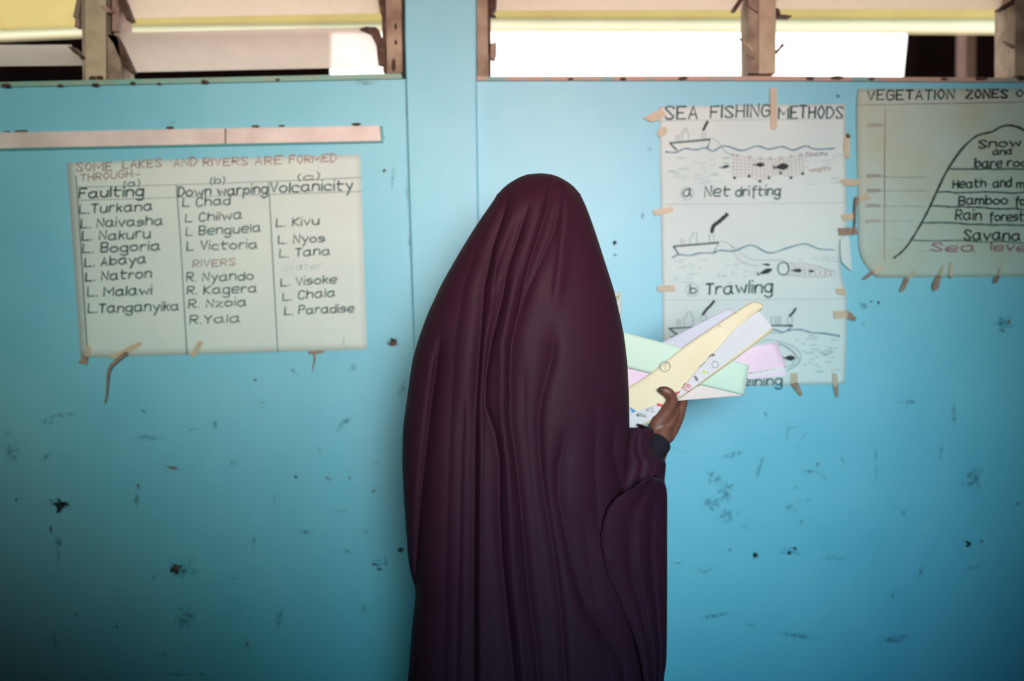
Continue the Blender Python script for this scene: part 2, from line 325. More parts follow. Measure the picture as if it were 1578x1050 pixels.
# ---------------------------------------------------------------- stroke lettering
G = {'A': '032943 1535', 'B': '0309 ~09 39 48 36 06 ~06 36 45 44 33 03', 'C': '~48 39 19 07 05 13 33 44', 'D': '0309 ~09 29 47 45 23 03',
 'E': '49090343 0636', 'F': '490903 0636', 'G': '~48 39 19 07 05 13 33 44 46 4626', 'H': '0903 4943 0646', 'I': '0903', 'K': '0903 4906 0643', 'L': '090343',
 'M': '0309356963', 'N': '03094349', 'O': '~29 18 06 14 23 34 46 38 29', 'P': '0309 ~09 39 48 47 36 06', 'R': '0309 ~09 39 48 47 36 06 1643',
 'S': '~48 39 19 08 17 35 44 33 13 04', 'T': '0949 2923', 'U': '~09 05 13 33 45 49', 'V': '092349', 'W': '0923365369', 'Y': '092649 2623', 'Z': '09490343',
 'a': '~47 27 06 04 13 33 45 47 474453', 'b': '0903 ~05 27 46 44 23 04', 'c': '~46 27 06 04 13 43', 'd': '4943 ~46 27 06 04 13 33 45',
 'e': '~05 45 47 27 06 04 13 43', 'f': '~49 39 28 23 21 1747', 'g': '~46 27 06 04 13 33 45 ~47 43 41 20 01', 'h': '0903 ~05 17 37 46 43', 'i': '0703 09',
 'k': '0903 3705 1633', 'l': '0903', 'm': '0703 ~05 17 27 36 33 ~35 47 57 66 63', 'n': '0703 ~05 17 37 46 43', 'o': '~27 06 04 23 44 46 27', 'p': '0700 ~05 27 46 44 23 04',
 'r': '0703 ~05 17 37', 's': '~46 27 06 15 35 44 23 03', 't': '~19 14 23 33 0747', 'u': '~07 04 13 33 45 4743', 'v': '072347', 'w': '0723365367', 'y': '0724 4710', 'z': '07470343',
 '(': '~19 06 12', ')': '~09 16 02', ':': '06 04', '-': '0535', '.': '03', '0': '~29 07 05 23 45 47 29', '1': '0903', '2': '~07 19 39 47 35 03 0343', '3': '~08 29 38 26 45 33 04', '4': '390545 3933', '5': '4909 ~09 06 36 45 33 03'}
def glyph(ch):
    toks = G[ch].split(); strokes = []; cur = None
    for t in toks:
        if t[0] == '~': cur = [t[1:]]; strokes.append(('s', cur))
        elif cur is not None and len(t) == 2: cur.append(t)
        else:
            cur = None; strokes.append(('l', [t[i:i+2] for i in range(0, len(t), 2)]))
    out = []
    for k, ps in strokes:
        q = [(float(p[0]), (float(p[1])-3)/6) for p in ps]
        out.append(catmull(q, 4) if k == 's' and len(q) > 2 else [np.array(a) for a in q])
    wd = max(p[0] for s in out for p in s); return out, wd
# fix: 'i' dot, '.' and ':' are single-pair strokes after non-smooth strokes
def ribbon(pl, wpx, vs, fs, Y):
    pl = [np.array(p, float) for p in pl]
    if len(pl) == 1:
        c = pl[0]; b = len(vs); n = 7
        for k in range(n): a = 2*math.pi*k/n; vs.append(P(c[0]+math.cos(a)*wpx*.6, c[1]+math.sin(a)*wpx*.6, Y))
        fs.append(tuple(range(b, b+n))); return
    b = len(vs); n = len(pl)
    for i, p in enumerate(pl):
        d = pl[min(i+1, n-1)]-pl[max(i-1, 0)]; L = np.hypot(*d) or 1; d /= L
        nr = np.array([-d[1], d[0]]); q = p.copy()
        if i == 0: q = q-d*wpx*.4
        if i == n-1: q = q+d*wpx*.4
        k = wpx/2*(1+.18*math.sin(i*1.7+p[0]))
        if 0 < i < n-1:
            d1 = (p-pl[i-1]); d2 = (pl[i+1]-p); c = np.dot(d1, d2)/((np.hypot(*d1)*np.hypot(*d2)) or 1)
            k /= max(.62, math.sqrt(max(0, (1+c)/2)))
        vs.append(P(*(q+nr*k), Y)); vs.append(P(*(q-nr*k), Y))
    for i in range(n-1): fs.append((b+2*i, b+2*i+1, b+2*i+3, b+2*i+2))
PAR = [None]; YW = -.0075
def W(text, x0, y0, x1, y1, h, wpx=2.0, m=None, name='handwriting', Y=None):
    Y = YW if Y is None else Y; m = m or M_ink; items = []; x = 0
    for ch in text:
        if ch == ' ': x += 3.2; continue
        g, wd = glyph(ch)
        items.append((g, x)); x += wd+1.7
    tot = x-1.7; vs = []; fs = []
    for g, gx in items:
        jy = random.uniform(-.05, .05)*h; js = random.uniform(.92, 1.08)
        for s in g:
            pl = []
            for p in s:
                t = (gx+p[0])/tot
                pl.append((x0+(x1-x0)*t+random.uniform(-.012, .012)*h+p[1]*h*.05, y0+(y1-y0)*t-p[1]*h*js+jy))
            ribbon(pl, wpx, vs, fs, Y)
    o = me_obj(name, vs, fs, m); reparent(PAR[0], o); return o
def D(lines, wpx, m, name='drawn_line', smooth=False, Y=None):
    vs = []; fs = []
    for l in lines: ribbon(catmull(l, 5) if smooth and len(l) > 2 else l, wpx, vs, fs, YW if Y is None else Y)
    o = me_obj(name, vs, fs, m); reparent(PAR[0], o); return o
def sheet(name, outline, Y, m, parent=None, nx=24, ny=24, wob=.0025, seed=1, curl=0):
    """sheet from 4 corner outline curves: left list, right list of px points (top to bottom)"""
    Lc, Rc = outline; vs = []; fs = []; uvs = []
    def along(c, t):
        c = np.array(c, float); d = np.r_[0, np.cumsum(np.hypot(*np.diff(c, axis=0).T))]; d /= d[-1]
        return np.array([np.interp(t, d, c[:, 0]), np.interp(t, d, c[:, 1])])
    for j in range(ny+1):
        a = along(Lc, j/ny); b = along(Rc, j/ny)
        for i in range(nx+1):
            u = i/nx; q = a*(1-u)+b*u; v = j/ny
            dy = wob*.5*(math.sin(u*7+seed)+math.sin(v*9+seed*2+u*3))-curl*((2*u-1)**8+(2*v-1)**8)
            vs.append(P(q[0], q[1], Y+dy))
    for j in range(ny):
        for i in range(nx):
            k = j*(nx+1)+i; fs.append((k, k+nx+1, k+nx+2, k+1))
    o = me_obj(name, vs, fs, m, smooth=True)
    md = o.modifiers.new('thick', 'SOLIDIFY'); md.thickness = .0006; md.offset = 0
    if parent: reparent(parent, o)
    return o
def tape(pts, m=None, Y=-.0095, name='tape_strip'):
    o = prism(name, pts, Y, Y+.0008, m or M_tape, PAR[0]); return o
def blob(poly, m, name='drawn_fish', Y=None):
    Y = YW-.0004 if Y is None else Y
    o = me_obj(name, [P(x, y, Y) for x, y in poly], [tuple(range(len(poly)))], m); reparent(PAR[0], o); return o
def fish(cx, cy, L, H, ang=0):
    c, s = math.cos(ang), math.sin(ang); pts = []
    base = [(-.5, .35), (-.38, .06), (-.1, .35), (.15, .5), (.38, .28), (.5, 0), (.36, -.3), (.1, -.5), (-.15, -.3), (-.38, -.05), (-.52, -.4)]
    for x, y in base: x *= L; y *= H; pts.append((cx+x*c-y*s, cy+x*s+y*c))
    blob(pts, M_inkk)
def dashes(x0, x1, y0f, y1, n, m=None, avoid=()):
    ls = []
    for _ in range(n):
        x = random.uniform(x0, x1); y = random.uniform(y0f, y1); l = random.uniform(4, 13)
        if any(a <= x+l and x <= b and c <= y <= d for a, b, c, d in avoid): continue
        ls.append([(x, y), (x+l, y+random.uniform(-.5, .5))])
    D(ls, 1.0, m or M_dash, 'sea_dashes')

# ---- poster of lakes and rivers
p1 = empty('paper_poster', P(335, 395, -.005)); PAR[0] = p1
tag(p1, 'handwritten three column poster of lakes and rivers under the batten', 'poster')
sheet('poster_sheet', ([(103, 251), (124, 551)], [(555, 238), (561, 400), (566, 539)]), -.0035, M_poster, p1, wob=.0015, curl=.0)
YW = -.0056
def W1(*a, **k): return W(*a, **k)
for t, a, b, c, d in [('SOME', 118, 264, 172, 262), ('LAKES', 189, 260, 248, 257), ('AND', 268, 257, 303, 255), ('RIVERS', 313, 256, 381, 254), ('ARE', 393, 254, 434, 252), ('FORMED', 446, 252, 518, 249)]:
    W(t, a, b, c, d, 12 if t != 'SOME' else 13, 2.0, M_inkr)
W('THROUGH:-', 124, 279, 216, 272, 10, 1.8, M_inkr)
W('(a)', 191, 288, 215, 286, 9, 1.6); W('(b)', 324, 284, 346, 282, 10, 1.6); W('(c)', 459, 278, 492, 276, 10, 1.8)
W('Faulting', 122, 305, 221, 301, 14, 2.8); W('Down warping', 275, 303, 412, 298, 13.5, 2.4); W('Volcanicity', 417, 297, 543, 292, 14.5, 2.4)
for t, a, b, c, d in [('L.Turkana', 123, 329, 234, 324), ('L. Naivasha', 125, 351, 250, 346), ('L. Nakuru', 127, 371, 231, 366), ('L. Bogoria', 128, 390, 246, 385),
                      ('L. Abaya', 131, 411, 224, 405), ('L. Natron', 132, 433, 233, 428), ('L. Malawi', 135, 457, 233, 453), ('L.Tanganyika', 136, 482, 275, 478)]:
    W(t, a, b, c, d, 13, 2.3)
for t, a, b, c, d in [('L Chad', 282, 319, 354, 315), ('L Chilwa', 286, 342, 372, 337), ('L Benguela', 287, 363, 401, 357), ('L Victoria', 288, 386, 396, 382), ('R. Nyando', 288, 434, 390, 431),
                      ('R. Kagera', 289, 454, 395, 450), ('R. Nzoia', 291, 475, 379, 471), ('R.Yala', 293, 499, 369, 496)]:
    W(t, a, b, c, d, 12.5, 2.0)
W('RIVERS', 297, 412, 362, 409, 10, 1.8, M_inkr)
for t, a, b, c, d in [('L. Kivu', 426, 350, 491, 346), ('L. Nyos', 429, 376, 500, 372), ('L. Tana', 431, 397, 508, 392), ('L. Visoke', 433, 441, 518, 436), ('L. Chala', 436, 464, 516, 456), ('L. Paradise', 439, 485, 545, 480)]:
    W(t, a, b, c, d, 12, 2.0)
W('crater', 438, 418, 495, 414, 10, 1.3, M_crease)
D([[(119, 288.6), (272, 285), (414, 280), (556, 273.6)], [(120, 309), (273, 304.5), (415, 300), (557, 295)]], 1.3, M_pencil, 'ruled_line')
D([[(117, 272), (125, 385), (134.5, 546)], [(272, 286), (279, 385), (288, 546)], [(414, 280), (419.5, 385), (428, 543)]], 1.5, M_ink, 'ruled_line')
tape([(163, 552), (190, 538), (216, 526), (219, 531), (196, 546), (190, 553)]); tape([(293, 548), (305, 526), (314, 527), (303, 547), (297, 551)])
tape([(133, 534), (140, 534), (139, 550), (131, 551)])
tag(tape([(120, 560), (128, 548), (136, 551), (134, 562)], M_taped), 'rolled up brown end of tape')
tape([(474, 542), (498, 540), (499, 544), (476, 546)], M_taped)
twig('hanging_tape', [(196, 544, 0), (184, 553, -.004), (170, 566, -.008), (166, 583, -.01), (165, 598, -.01), (164, 610, -.008), (161, 622, -.004)], .0065, p1, M_taped, -.012)
twig('hanging_tape', [(483, 543, 0), (485, 552, -.003), (483, 562, -.003), (481, 573, -.002)], .004, p1, M_taped, -.009)
W('L', 529, 532, 535, 532, 10, 2.0, M_crease)

# ---- sea fishing poster
p2 = empty('paper_poster', P(1160, 380, -.005)); PAR[0] = p2
tag(p2, 'tall hand drawn poster of sea fishing methods, partly behind the held papers', 'poster')
sheet('poster_sheet', ([(1016, 164), (1018, 300), (1021, 455), (1023, 598)], [(1303, 160), (1304, 300), (1305, 360), (1294, 374), (1294, 402), (1298, 428), (1305, 455), (1305, 520), (1302, 592)]), -.0035, M_posterw, p2, 40, 60, .0015, 3)
fl = prism('torn_flap', [(1295, 368), (1308, 362), (1313, 418), (1306, 413), (1297, 404), (1295, 390)], -.012, -.0114, M_posterw, p2)
for t, a, b, c, d in [('SEA', 1025, 183, 1074, 182), ('FISHING', 1095, 182, 1186, 179), ('METHODS', 1200, 182, 1298, 181)]: W(t, a, b, c, d, 18, 2.6)
D([[(1018, 186), (1303, 183)], [(1019, 315), (1160, 314), (1304, 312)], [(1021, 463), (1160, 462), (1304, 461)]], 1.3, M_crease, 'fold_line')
circ = lambda cx, cy, rx, ry=None: [(cx+rx*math.cos(t*math.pi/8), cy+(ry or rx)*math.sin(t*math.pi/8)) for t in range(17)]
W('a', 1053, 303, 1065, 302, 15, 2.2); W('Net', 1086, 303, 1124, 302, 15, 2.3); W('drifting', 1134, 302, 1202, 300, 14, 2.3)
W('b', 1063, 452, 1073, 452, 13, 2.0); W('Trawling', 1088, 454, 1190, 450, 17, 2.7); W('Seining', 1132, 594, 1205, 593, 13, 2.3)
D([circ(1059, 298, 10), circ(1067, 447, 10)], .9, M_pencil, 'drawn_ring')
# boats
D([[(1032.5, 220.6), (1095, 215), (1090.6, 227)], [(1032.5, 220.6), (1043, 231.5)]], 2.0, M_ink, 'drawn_boat')
D([[(1038, 380), (1108, 374), (1100, 390)], [(1038, 380), (1046, 392.6)]], 2.2, M_ink, 'drawn_boat')
D([[(1031, 506.5), (1090, 503)], [(1031, 506.5), (1043.6, 516), (1033, 521), (1060, 518)]], 2.2, M_ink, 'drawn_boat')
D([[(1170, 505), (1187, 502), (1222, 502), (1214, 509)]], 1.8, M_ink, 'drawn_boat')
D([[(1051, 217), (1051, 204), (1054, 204), (1054, 198), (1058, 198), (1058, 204), (1061, 204), (1061, 217)], [(1042, 218), (1042, 209), (1046, 209), (1046, 218)], [(1083, 214), (1082, 204), (1087, 204), (1087, 214)],
   [(1050, 378), (1050, 368)], [(1054, 378), (1054, 368)], [(1063, 377), (1063, 366), (1067, 366), (1067, 359), (1073, 359), (1074, 376)], [(1094, 374), (1093, 362), (1100, 362), (1100, 373)],
   [(1044, 503), (1044, 493), (1048, 493), (1048, 502)], [(1054, 502), (1054, 488), (1059, 488), (1059, 481), (1065, 481), (1066, 488), (1068, 488), (1068, 501)], circ(1084, 490, 5),
   [(1189, 501), (1189, 489), (1195, 489), (1195, 500), (1199, 500), (1199, 488), (1203, 488), (1203, 500)], circ(1217, 494, 4, 6)], 1.0, M_pencil, 'drawn_cabin')
D([[(1084, 200), (1087, 194), (1090, 188)]], 4, M_inkk, 'drawn_smoke', True)
D([[(1097, 357), (1100, 348), (1109, 341), (1120, 331)]], 6, M_inkk, 'drawn_smoke', True)
D([[(1083, 485), (1089, 477), (1094, 472), (1100, 465)]], 4, M_inkk, 'drawn_smoke', True)
D([[(1217, 487), (1222, 482), (1226, 476)]], 3.4, M_inkk, 'drawn_smoke', True)
D([[(1026, 234), (1042, 235), (1055, 229), (1071, 231), (1087, 228), (1098.6, 232.7), (1117, 225), (1143, 232), (1167, 225), (1184, 230), (1206, 226), (1222, 231.5), (1242, 225), (1256, 230), (1286, 229)],
   [(1036, 397), (1046, 392.6), (1062, 394), (1080, 390), (1099, 390), (1110, 386), (1131, 387), (1158, 378), (1185, 390), (1213, 382.5), (1240, 376), (1263, 384), (1285, 385)],
   [(1150, 505), (1192, 508), (1205, 512), (1219, 508.6), (1236, 508.6), (1251, 513), (1270, 514), (1294, 518.5)]], 2.0, M_inkb, 'drawn_wave', True)
D([[(1096, 212), (1108, 221), (1117, 233), (1128, 239.5)], [(1110, 371), (1126, 378), (1135, 397), (1149, 407), (1169, 410)], [(1126, 378), (1153, 398), (1176, 401), (1208, 401)]], .9, M_pencil, 'drawn_rope', True)
bot = [(1130, 273), (1154.5, 271), (1171, 279), (1185, 273), (1203, 267), (1219, 273), (1237, 267)]
bx, by = zip(*bot); net = []
topy = lambda x: 239+6*math.sin((x-1128)/109*math.pi)
for i in range(19):
    x = 1129+i*6; net.append([(x, topy(x)), (x+1, (topy(x)+np.interp(x, bx, by))/2), (x+1, np.interp(x, bx, by))])
for k in range(7):
    net.append([(x, topy(x)*(1-k/6)+np.interp(x, bx, by)*k/6) for x in np.linspace(1128, 1237, 14)])
D(net, .5, M_inkn, 'drawn_net')
D([[b] for b in [(1132, 274), (1154.5, 271.5), (1171, 279.5), (1185, 274), (1203, 267), (1219, 274), (1237, 267.6)]], 4, M_inkk, 'drawn_weight')
D([circ(x, topy(x)-1, 2) for x in (1129, 1136, 1155, 1172, 1187, 1203, 1219, 1234)], .9, M_pencil, 'drawn_float')
fish(1117, 257, 15, 5, -.2); fish(1170, 254, 17, 7); fish(1204, 257, 24, 11, -.1); fish(1179, 419, 25, 8, -.35); fish(1181, 408, 13, 4, .1); fish(1228, 417, 17, 6); fish(1250, 418, 9, 4); fish(1216, 552, 20, 9)
W('floats', 1240, 241, 1275, 240, 6, .8, M_inkp); W('weights', 1247, 265, 1280, 262, 6, .8, M_inkp)
D([circ(1207, 414, 8.5, 10)], 1.8, M_ink, 'drawn_ring')
bag = [[(1212, 405), (1240, 406), (1262, 411), (1288, 420)], [(1212, 424), (1240, 427), (1266, 427), (1288, 424)]]
for i in range(9): x = 1214+i*8; bag.append([(x, 405+i*1.4), (x+4, 425+i*.2)]); bag.append([(x+5, 406+i*1.5), (x-1, 425)])
D(bag, .6, M_inkn, 'drawn_net')
D([[(1172, 528), (1184, 524), (1206, 527.5), (1225, 536), (1234, 548), (1229, 562), (1212, 572)], [(1190, 530), (1212, 534), (1226, 546), (1226, 556), (1215, 566)], [(1200, 527), (1220, 542), (1232, 556), (1216, 568)], [(1172, 522), (1188, 513), (1205, 514)]], 1.1, M_pencil, 'drawn_net', True)
dashes(1028, 1120, 240, 285, 40, avoid=[(1040, 1060, 240, 243)]); dashes(1240, 1292, 236, 285, 18); dashes(1030, 1160, 400, 440, 36); dashes(1215, 1285, 394, 403, 7); dashes(1225, 1285, 516, 575, 34, M_pencil)
for pts, m in [([(996, 184), (990, 182), (1014, 170), (1017, 166), (1027, 176), (1016, 185), (1004, 188)], None), ([(1014, 200), (1026, 194), (1029, 205), (1018, 212), (1013, 208)], None),
               ([(1186, 136), (1197, 136), (1198, 196), (1194, 200), (1188, 198)], None), ([(1303, 206), (1310, 210), (1309, 244), (1303, 243), (1299, 225)], None),
               ([(1294, 277), (1304, 275), (1325, 277), (1327, 280), (1318, 287), (1300, 286)], None), ([(1005, 324), (1036, 318), (1038, 326), (1010, 333)], None),
               ([(1296, 331), (1316, 328), (1319, 338), (1299, 341)], None), ([(1291, 352), (1320, 350), (1322, 361), (1293, 363)], M_taped), ([(1012, 441), (1040, 439), (1041, 449), (1014, 450)], None),
               ([(1287, 445), (1302, 443), (1304, 456), (1290, 453)], None), ([(1284, 480), (1305, 478), (1306, 490), (1286, 492)], None), ([(1219, 575), (1229, 575), (1230, 592), (1218, 592)], None), ([(1282, 575), (1290, 576), (1292, 596), (1284, 597)], None)]:
    tape(pts, m)
tape([(1218, 592), (1230, 590), (1237, 608), (1233, 611)], M_taped); tape([(1284, 594), (1292, 592), (1292, 612), (1288, 612)], M_taped); tape([(1305, 478), (1312, 482), (1320, 491), (1318, 495), (1306, 492)], M_taped)
tape([(1303, 205), (1309, 206), (1311, 212), (1305, 213)], M_taped)
twig('twisted_tape', [(1320, 304, 0), (1318, 325, -.004), (1318, 345, -.004), (1314, 362, -.002)], .005, p2, M_taped, -.014)

# ---- vegetation poster
p3 = empty('paper_poster', P(1540, 280, -.005)); PAR[0] = p3
tag(p3, 'hand drawn poster of vegetation zones on a mountain, cut off by the right frame edge', 'poster')
sheet('poster_sheet', ([(1322, 137), (1320, 162), (1321, 266), (1323, 335), (1323, 382), (1329, 402), (1350, 428)], [(1765, 136), (1764, 425)]), -.0045, M_poster3, p3, 30, 30, .003, 5)
YW = -.0085
W('VEGETATION', 1337, 154, 1470, 152, 14, 2.3, M_inkk); W('ZONES', 1489, 152, 1552, 150, 12.5, 2.8, M_inkk); W('OF', 1566, 149, 1592, 149, 11, 2.0, M_inkk)
D([[(1321, 162), (1578, 157), (1764, 155)], [(1364, 169), (1363, 402)]], 1.2, M_inkr, 'ruled_line')
for t, x, y in [('5000m', 1337, 196), ('4000m', 1335, 274), ('3000m', 1335, 297), ('2000m', 1334, 320), ('1000m', 1334, 344)]: W(t, x, y, x+22, y-1, 5.5, .7, M_inkp)
D([[(1360, y), (1367, y)] for y in (192, 272, 294, 318, 341)]+[[(x, y), (x+18, y)] for y in (273, 294, 318, 341) for x in (1366, 1388, 1408) if x+18 < 1440-(y-294)*.5], .9, M_pencil, 'ruled_dashes')
mt = [(1377.6, 397.7), (1392, 386), (1405, 369), (1420.5, 343), (1433, 319), (1444, 295), (1460.6, 261.4), (1481.6, 231), (1500, 213), (1512.7, 206.7), (1529, 203), (1542, 195.7), (1554.6, 193), (1569, 195.7), (1580, 201), (1604, 212), (1630, 235), (1655, 262), (1680, 296), (1700, 330), (1720, 372), (1745, 398)]
D([mt], 3.0, M_inkk, 'mountain_outline', True)
def wavy(x0, x1, y0, y1, n=16): return [(x0+(x1-x0)*i/n, y0+(y1-y0)*i/n+random.uniform(-1, 1)) for i in range(n+1)]
D([wavy(1461, 1655, 261, 260), wavy(1444, 1680, 296, 298)], 2.2, M_ink, 'zone_line', True)
D([wavy(1433, 1694, 318, 326), wavy(1420, 1710, 343, 352)], 2.4, M_ink, 'zone_line', True)
D([wavy(1405, 1722, 370, 377)], 1.6, M_ink, 'zone_line', True); D([[(1376, 369), (1392, 370)], [(1420, 388), (1440, 386)]], 1, M_pencil, 'ruled_dashes')
W('Snow', 1509, 228, 1573, 225, 12, 2.2, M_inkk); W('and', 1531, 238, 1558, 237, 9.5, 1.8, M_inkk); W('bare', 1503, 258, 1544, 257, 13, 2.1, M_inkk); W('rock', 1553, 256, 1592, 256, 11, 2.1, M_inkk)
W('Heath', 1469, 289, 1519, 288, 12, 2.2, M_inkk); W('and', 1531, 288, 1558, 287, 13, 2.1, M_inkk); W('moor', 1567, 289, 1608, 289, 11, 2.1, M_inkk)
W('Bamboo', 1478, 315, 1552, 315, 13, 2.3, M_inkk); W('forest', 1564, 316, 1612, 316, 13, 2.3, M_inkk)
W('Rain', 1473, 338, 1512, 339, 14, 2.3, M_inkk); W('forest', 1524, 340, 1578, 340, 13, 2.3, M_inkk); W('Savana', 1486, 369, 1572, 370, 15, 2.4, M_inkk)
W('Sea', 1436, 387, 1502, 387, 12, 2.2, M_inkp); W('level', 1528, 386, 1586, 387, 12, 2.2, M_inkp)
for pts, m in [([(1345, 417), (1360, 409), (1364, 411), (1352, 422), (1347, 422)], None), ([(1397, 428), (1408, 416), (1411, 418), (1404, 430)], None), ([(1446, 424), (1452, 409), (1456, 410), (1450, 430)], None), ([(1462, 425), (1464, 404), (1469, 405), (1467, 426)], None), ([(1538, 424), (1541, 412), (1545, 412), (1542, 426)], None),
               ([(1328, 430), (1342, 418), (1348, 421), (1334, 431)], M_taped), ([(1386, 449), (1394, 428), (1402, 429), (1395, 446), (1390, 450)], M_taped), ([(1436, 440), (1444, 424), (1451, 426), (1446, 446), (1438, 449)], M_taped), ([(1461, 425), (1467, 425), (1466, 430)], M_taped), ([(1530, 435), (1534, 425), (1542, 425), (1536, 437)], M_taped),
               ([(1322, 302), (1336, 298), (1344, 306), (1326, 312)], None)]: tape(pts, m, -.011)

# ---- small note by the shoulder
p4 = empty('paper_note', P(948, 470, -.005)); PAR[0] = p4
tag(p4, 'small pale note on the wall just behind the raised shoulder of the veil', 'note')
sheet('note_sheet', ([(930, 452), (930, 505)], [(957, 449), (958, 478), (955, 503)]), -.003, M_poster, p4, 6, 6, .001)
D([[(940, 468), (948, 460), (954, 456), (950, 464)]], 1.6, mat('green_ink', (120, 150, 90), .7), 'drawn_leaf', True, -.0055)

# ---------------------------------------------------------------- marks on the wall (gouges, chips, scuffs)
def stain(px, py, w, h, ang, m, name='scuff_mark', Y=-.0006):
    a = math.radians(ang); c, s = math.cos(a), math.sin(a); n = 20; vs = [P(px, py, Y)]; soft = [1.0]; fs = []
    irr = [1+.42*random.uniform(-1, 1) for _ in range(n)]
    for ring, al in ((.45, .9), (.75, .5), (1.0, 0)):
        for i in range(n):
            t = 2*math.pi*i/n; x = math.cos(t)*w/2*ring*irr[i]; y = math.sin(t)*h/2*ring*irr[i]
            vs.append(P(px+x*c-y*s, py+x*s+y*c, Y)); soft.append(al)
    for i in range(n):
        fs.append((0, 1+i, 1+(i+1) % n))
        for r in range(2): b = 1+r*n; fs.append((b+i, b+n+i, b+n+(i+1) % n, b+(i+1) % n))
    o = me_obj(name, vs, fs, m); at = o.data.attributes.new('soft', 'FLOAT', 'POINT'); at.data.foreach_set('value', soft)
    reparent(wall, o); return o
for a in [(90, 776, 34, 14, 20), (92, 782, 12, 18, 0), (272, 878, 26, 18, -8), (606, 529, 20, 13, 10), (617, 848, 10, 9, -20), (1164, 857, 10, 11, 0), (1216, 852, 8, 7, 0), (1225, 846, 6, 5, 0), (1492, 839, 10, 9, 20), (393, 586, 5, 5, 0), (78, 816, 4, 10, 0), (1291, 148, 6, 6, 0),
          (948, 374, 7, 9, 30), (948, 393, 6, 5, 0), (591, 211, 6, 6, 0), (592, 263, 7, 5, -30), (25, 770, 6, 4, 0), (456, 735, 6, 6, 0), (577, 870, 12, 5, 10), (585, 878, 10, 5, 20), (1354, 466, 5, 5, 0), (1342, 465, 4, 3, 0), (117, 948, 4, 5, 0), (180, 966, 4, 4, 0)]:
    stain(*a, M_hole, 'paint_gouge', -.0009)
for a in [(214, 751, 8, 10, 0), (505, 739, 8, 9, 0), (539, 737, 5, 5, 0), (576, 757, 6, 5, 0), (609, 530, 14, 10, 0), (268, 722, 34, 5, 15), (1261, 715, 6, 7, 0), (1545, 510, 8, 4, 20), (1555, 496, 4, 12, 40), (1513, 835, 8, 4, 0), (1567, 777, 12, 4, -15), (381, 995, 5, 14, -20), (273, 876, 12, 8, 0)]:
    stain(*a, M_rust, 'rusty_chip', -.0011)
for a in [(280, 878, 46, 34, 5), (588, 866, 26, 16, 0), (1546, 500, 28, 30, 10), (1218, 850, 26, 18, 0), (1545, 497, 14, 18, 30)]: stain(*a, M_chip, 'paint_chip', -.0005)
for a in [(530, 652, 34, 14, -40), (1170, 723, 8, 48, 22), (1182, 764, 4, 15, 12), (424, 769, 6, 14, 15), (392, 838, 7, 24, 8), (578, 714, 16, 6, -30), (493, 694, 5, 12, -10), (230, 675, 40, 10, 0), (238, 890, 6, 24, 25), (284, 950, 30, 50, 10), (1100, 735, 24, 24, 0), (1120, 757, 26, 34, 30), (1098, 775, 30, 22, 0), (1118, 795, 34, 22, -20),
          (1240, 772, 26, 8, 0), (1220, 785, 12, 34, -35), (1233, 805, 12, 10, 0), (1130, 700, 34, 12, -15), (1225, 752, 10, 5, 10), (1042, 868, 22, 3, 0), (1090, 880, 30, 4, -25), (1285, 862, 42, 9, 0), (1500, 875, 40, 5, -15), (1420, 880, 5, 34, 20), (1300, 712, 4, 24, -25), (1180, 636, 7, 20, 0), (1245, 727, 26, 5, 0), (1216, 660, 30, 3, -10), (1234, 680, 4, 40, 25), (1213, 670, 3, 40, 5),
          (620, 600, 10, 24, 10), (545, 566, 10, 14, 0), (210, 770, 10, 30, 0), (90, 845, 10, 60, 0), (100, 640, 50, 8, -5), (20, 700, 26, 30, 0), (330, 655, 14, 16, 0), (360, 715, 20, 10, 0), (470, 820, 26, 10, 0), (430, 955, 14, 40, 10), (250, 1010, 30, 6, 0), (270, 1040, 60, 5, 0), (560, 940, 16, 20, 0), (1350, 720, 6, 60, 0), (1450, 700, 10, 30, 5), (1500, 740, 30, 40, 0), (1400, 620, 40, 8, 0), (1470, 640, 8, 50, 0), (1100, 950, 50, 8, -10), (1230, 980, 70, 10, 5), (1380, 985, 60, 18, 0), (1060, 620, 8, 4, 0),
          (565, 820, 10, 6, 0), (535, 850, 12, 8, 0), (605, 275, 5, 46, 2), (990, 330, 6, 18, 0), (1000, 230, 10, 6, 0), (1332, 470, 16, 14, 0), (1330, 500, 8, 8, 0), (540, 572, 8, 8, 0), (266, 188, 12, 8, -20)]:
    stain(*a, M_scuff)
for (x, y, w_, h_, a) in [(627, 300, 3, 60, -2), (627, 170, 3, 50, -2), (631, 380, 3, 50, -2), (736, 250, 3, 60, 0), (300, 124, 60, 10, 0), (560, 128, 40, 10, 0)]: stain(x, y, w_, h_, a, M_streak, 'grime_shade_streak')  # streak right of the column is painted shade, the others grime
for _ in range(34):
    x = random.uniform(0, 1578); y = random.uniform(560, 1045)
    if 600 < x < 1050: continue
    stain(x, y, random.uniform(5, 26), random.uniform(2, 12), random.uniform(-60, 60), M_scuff)

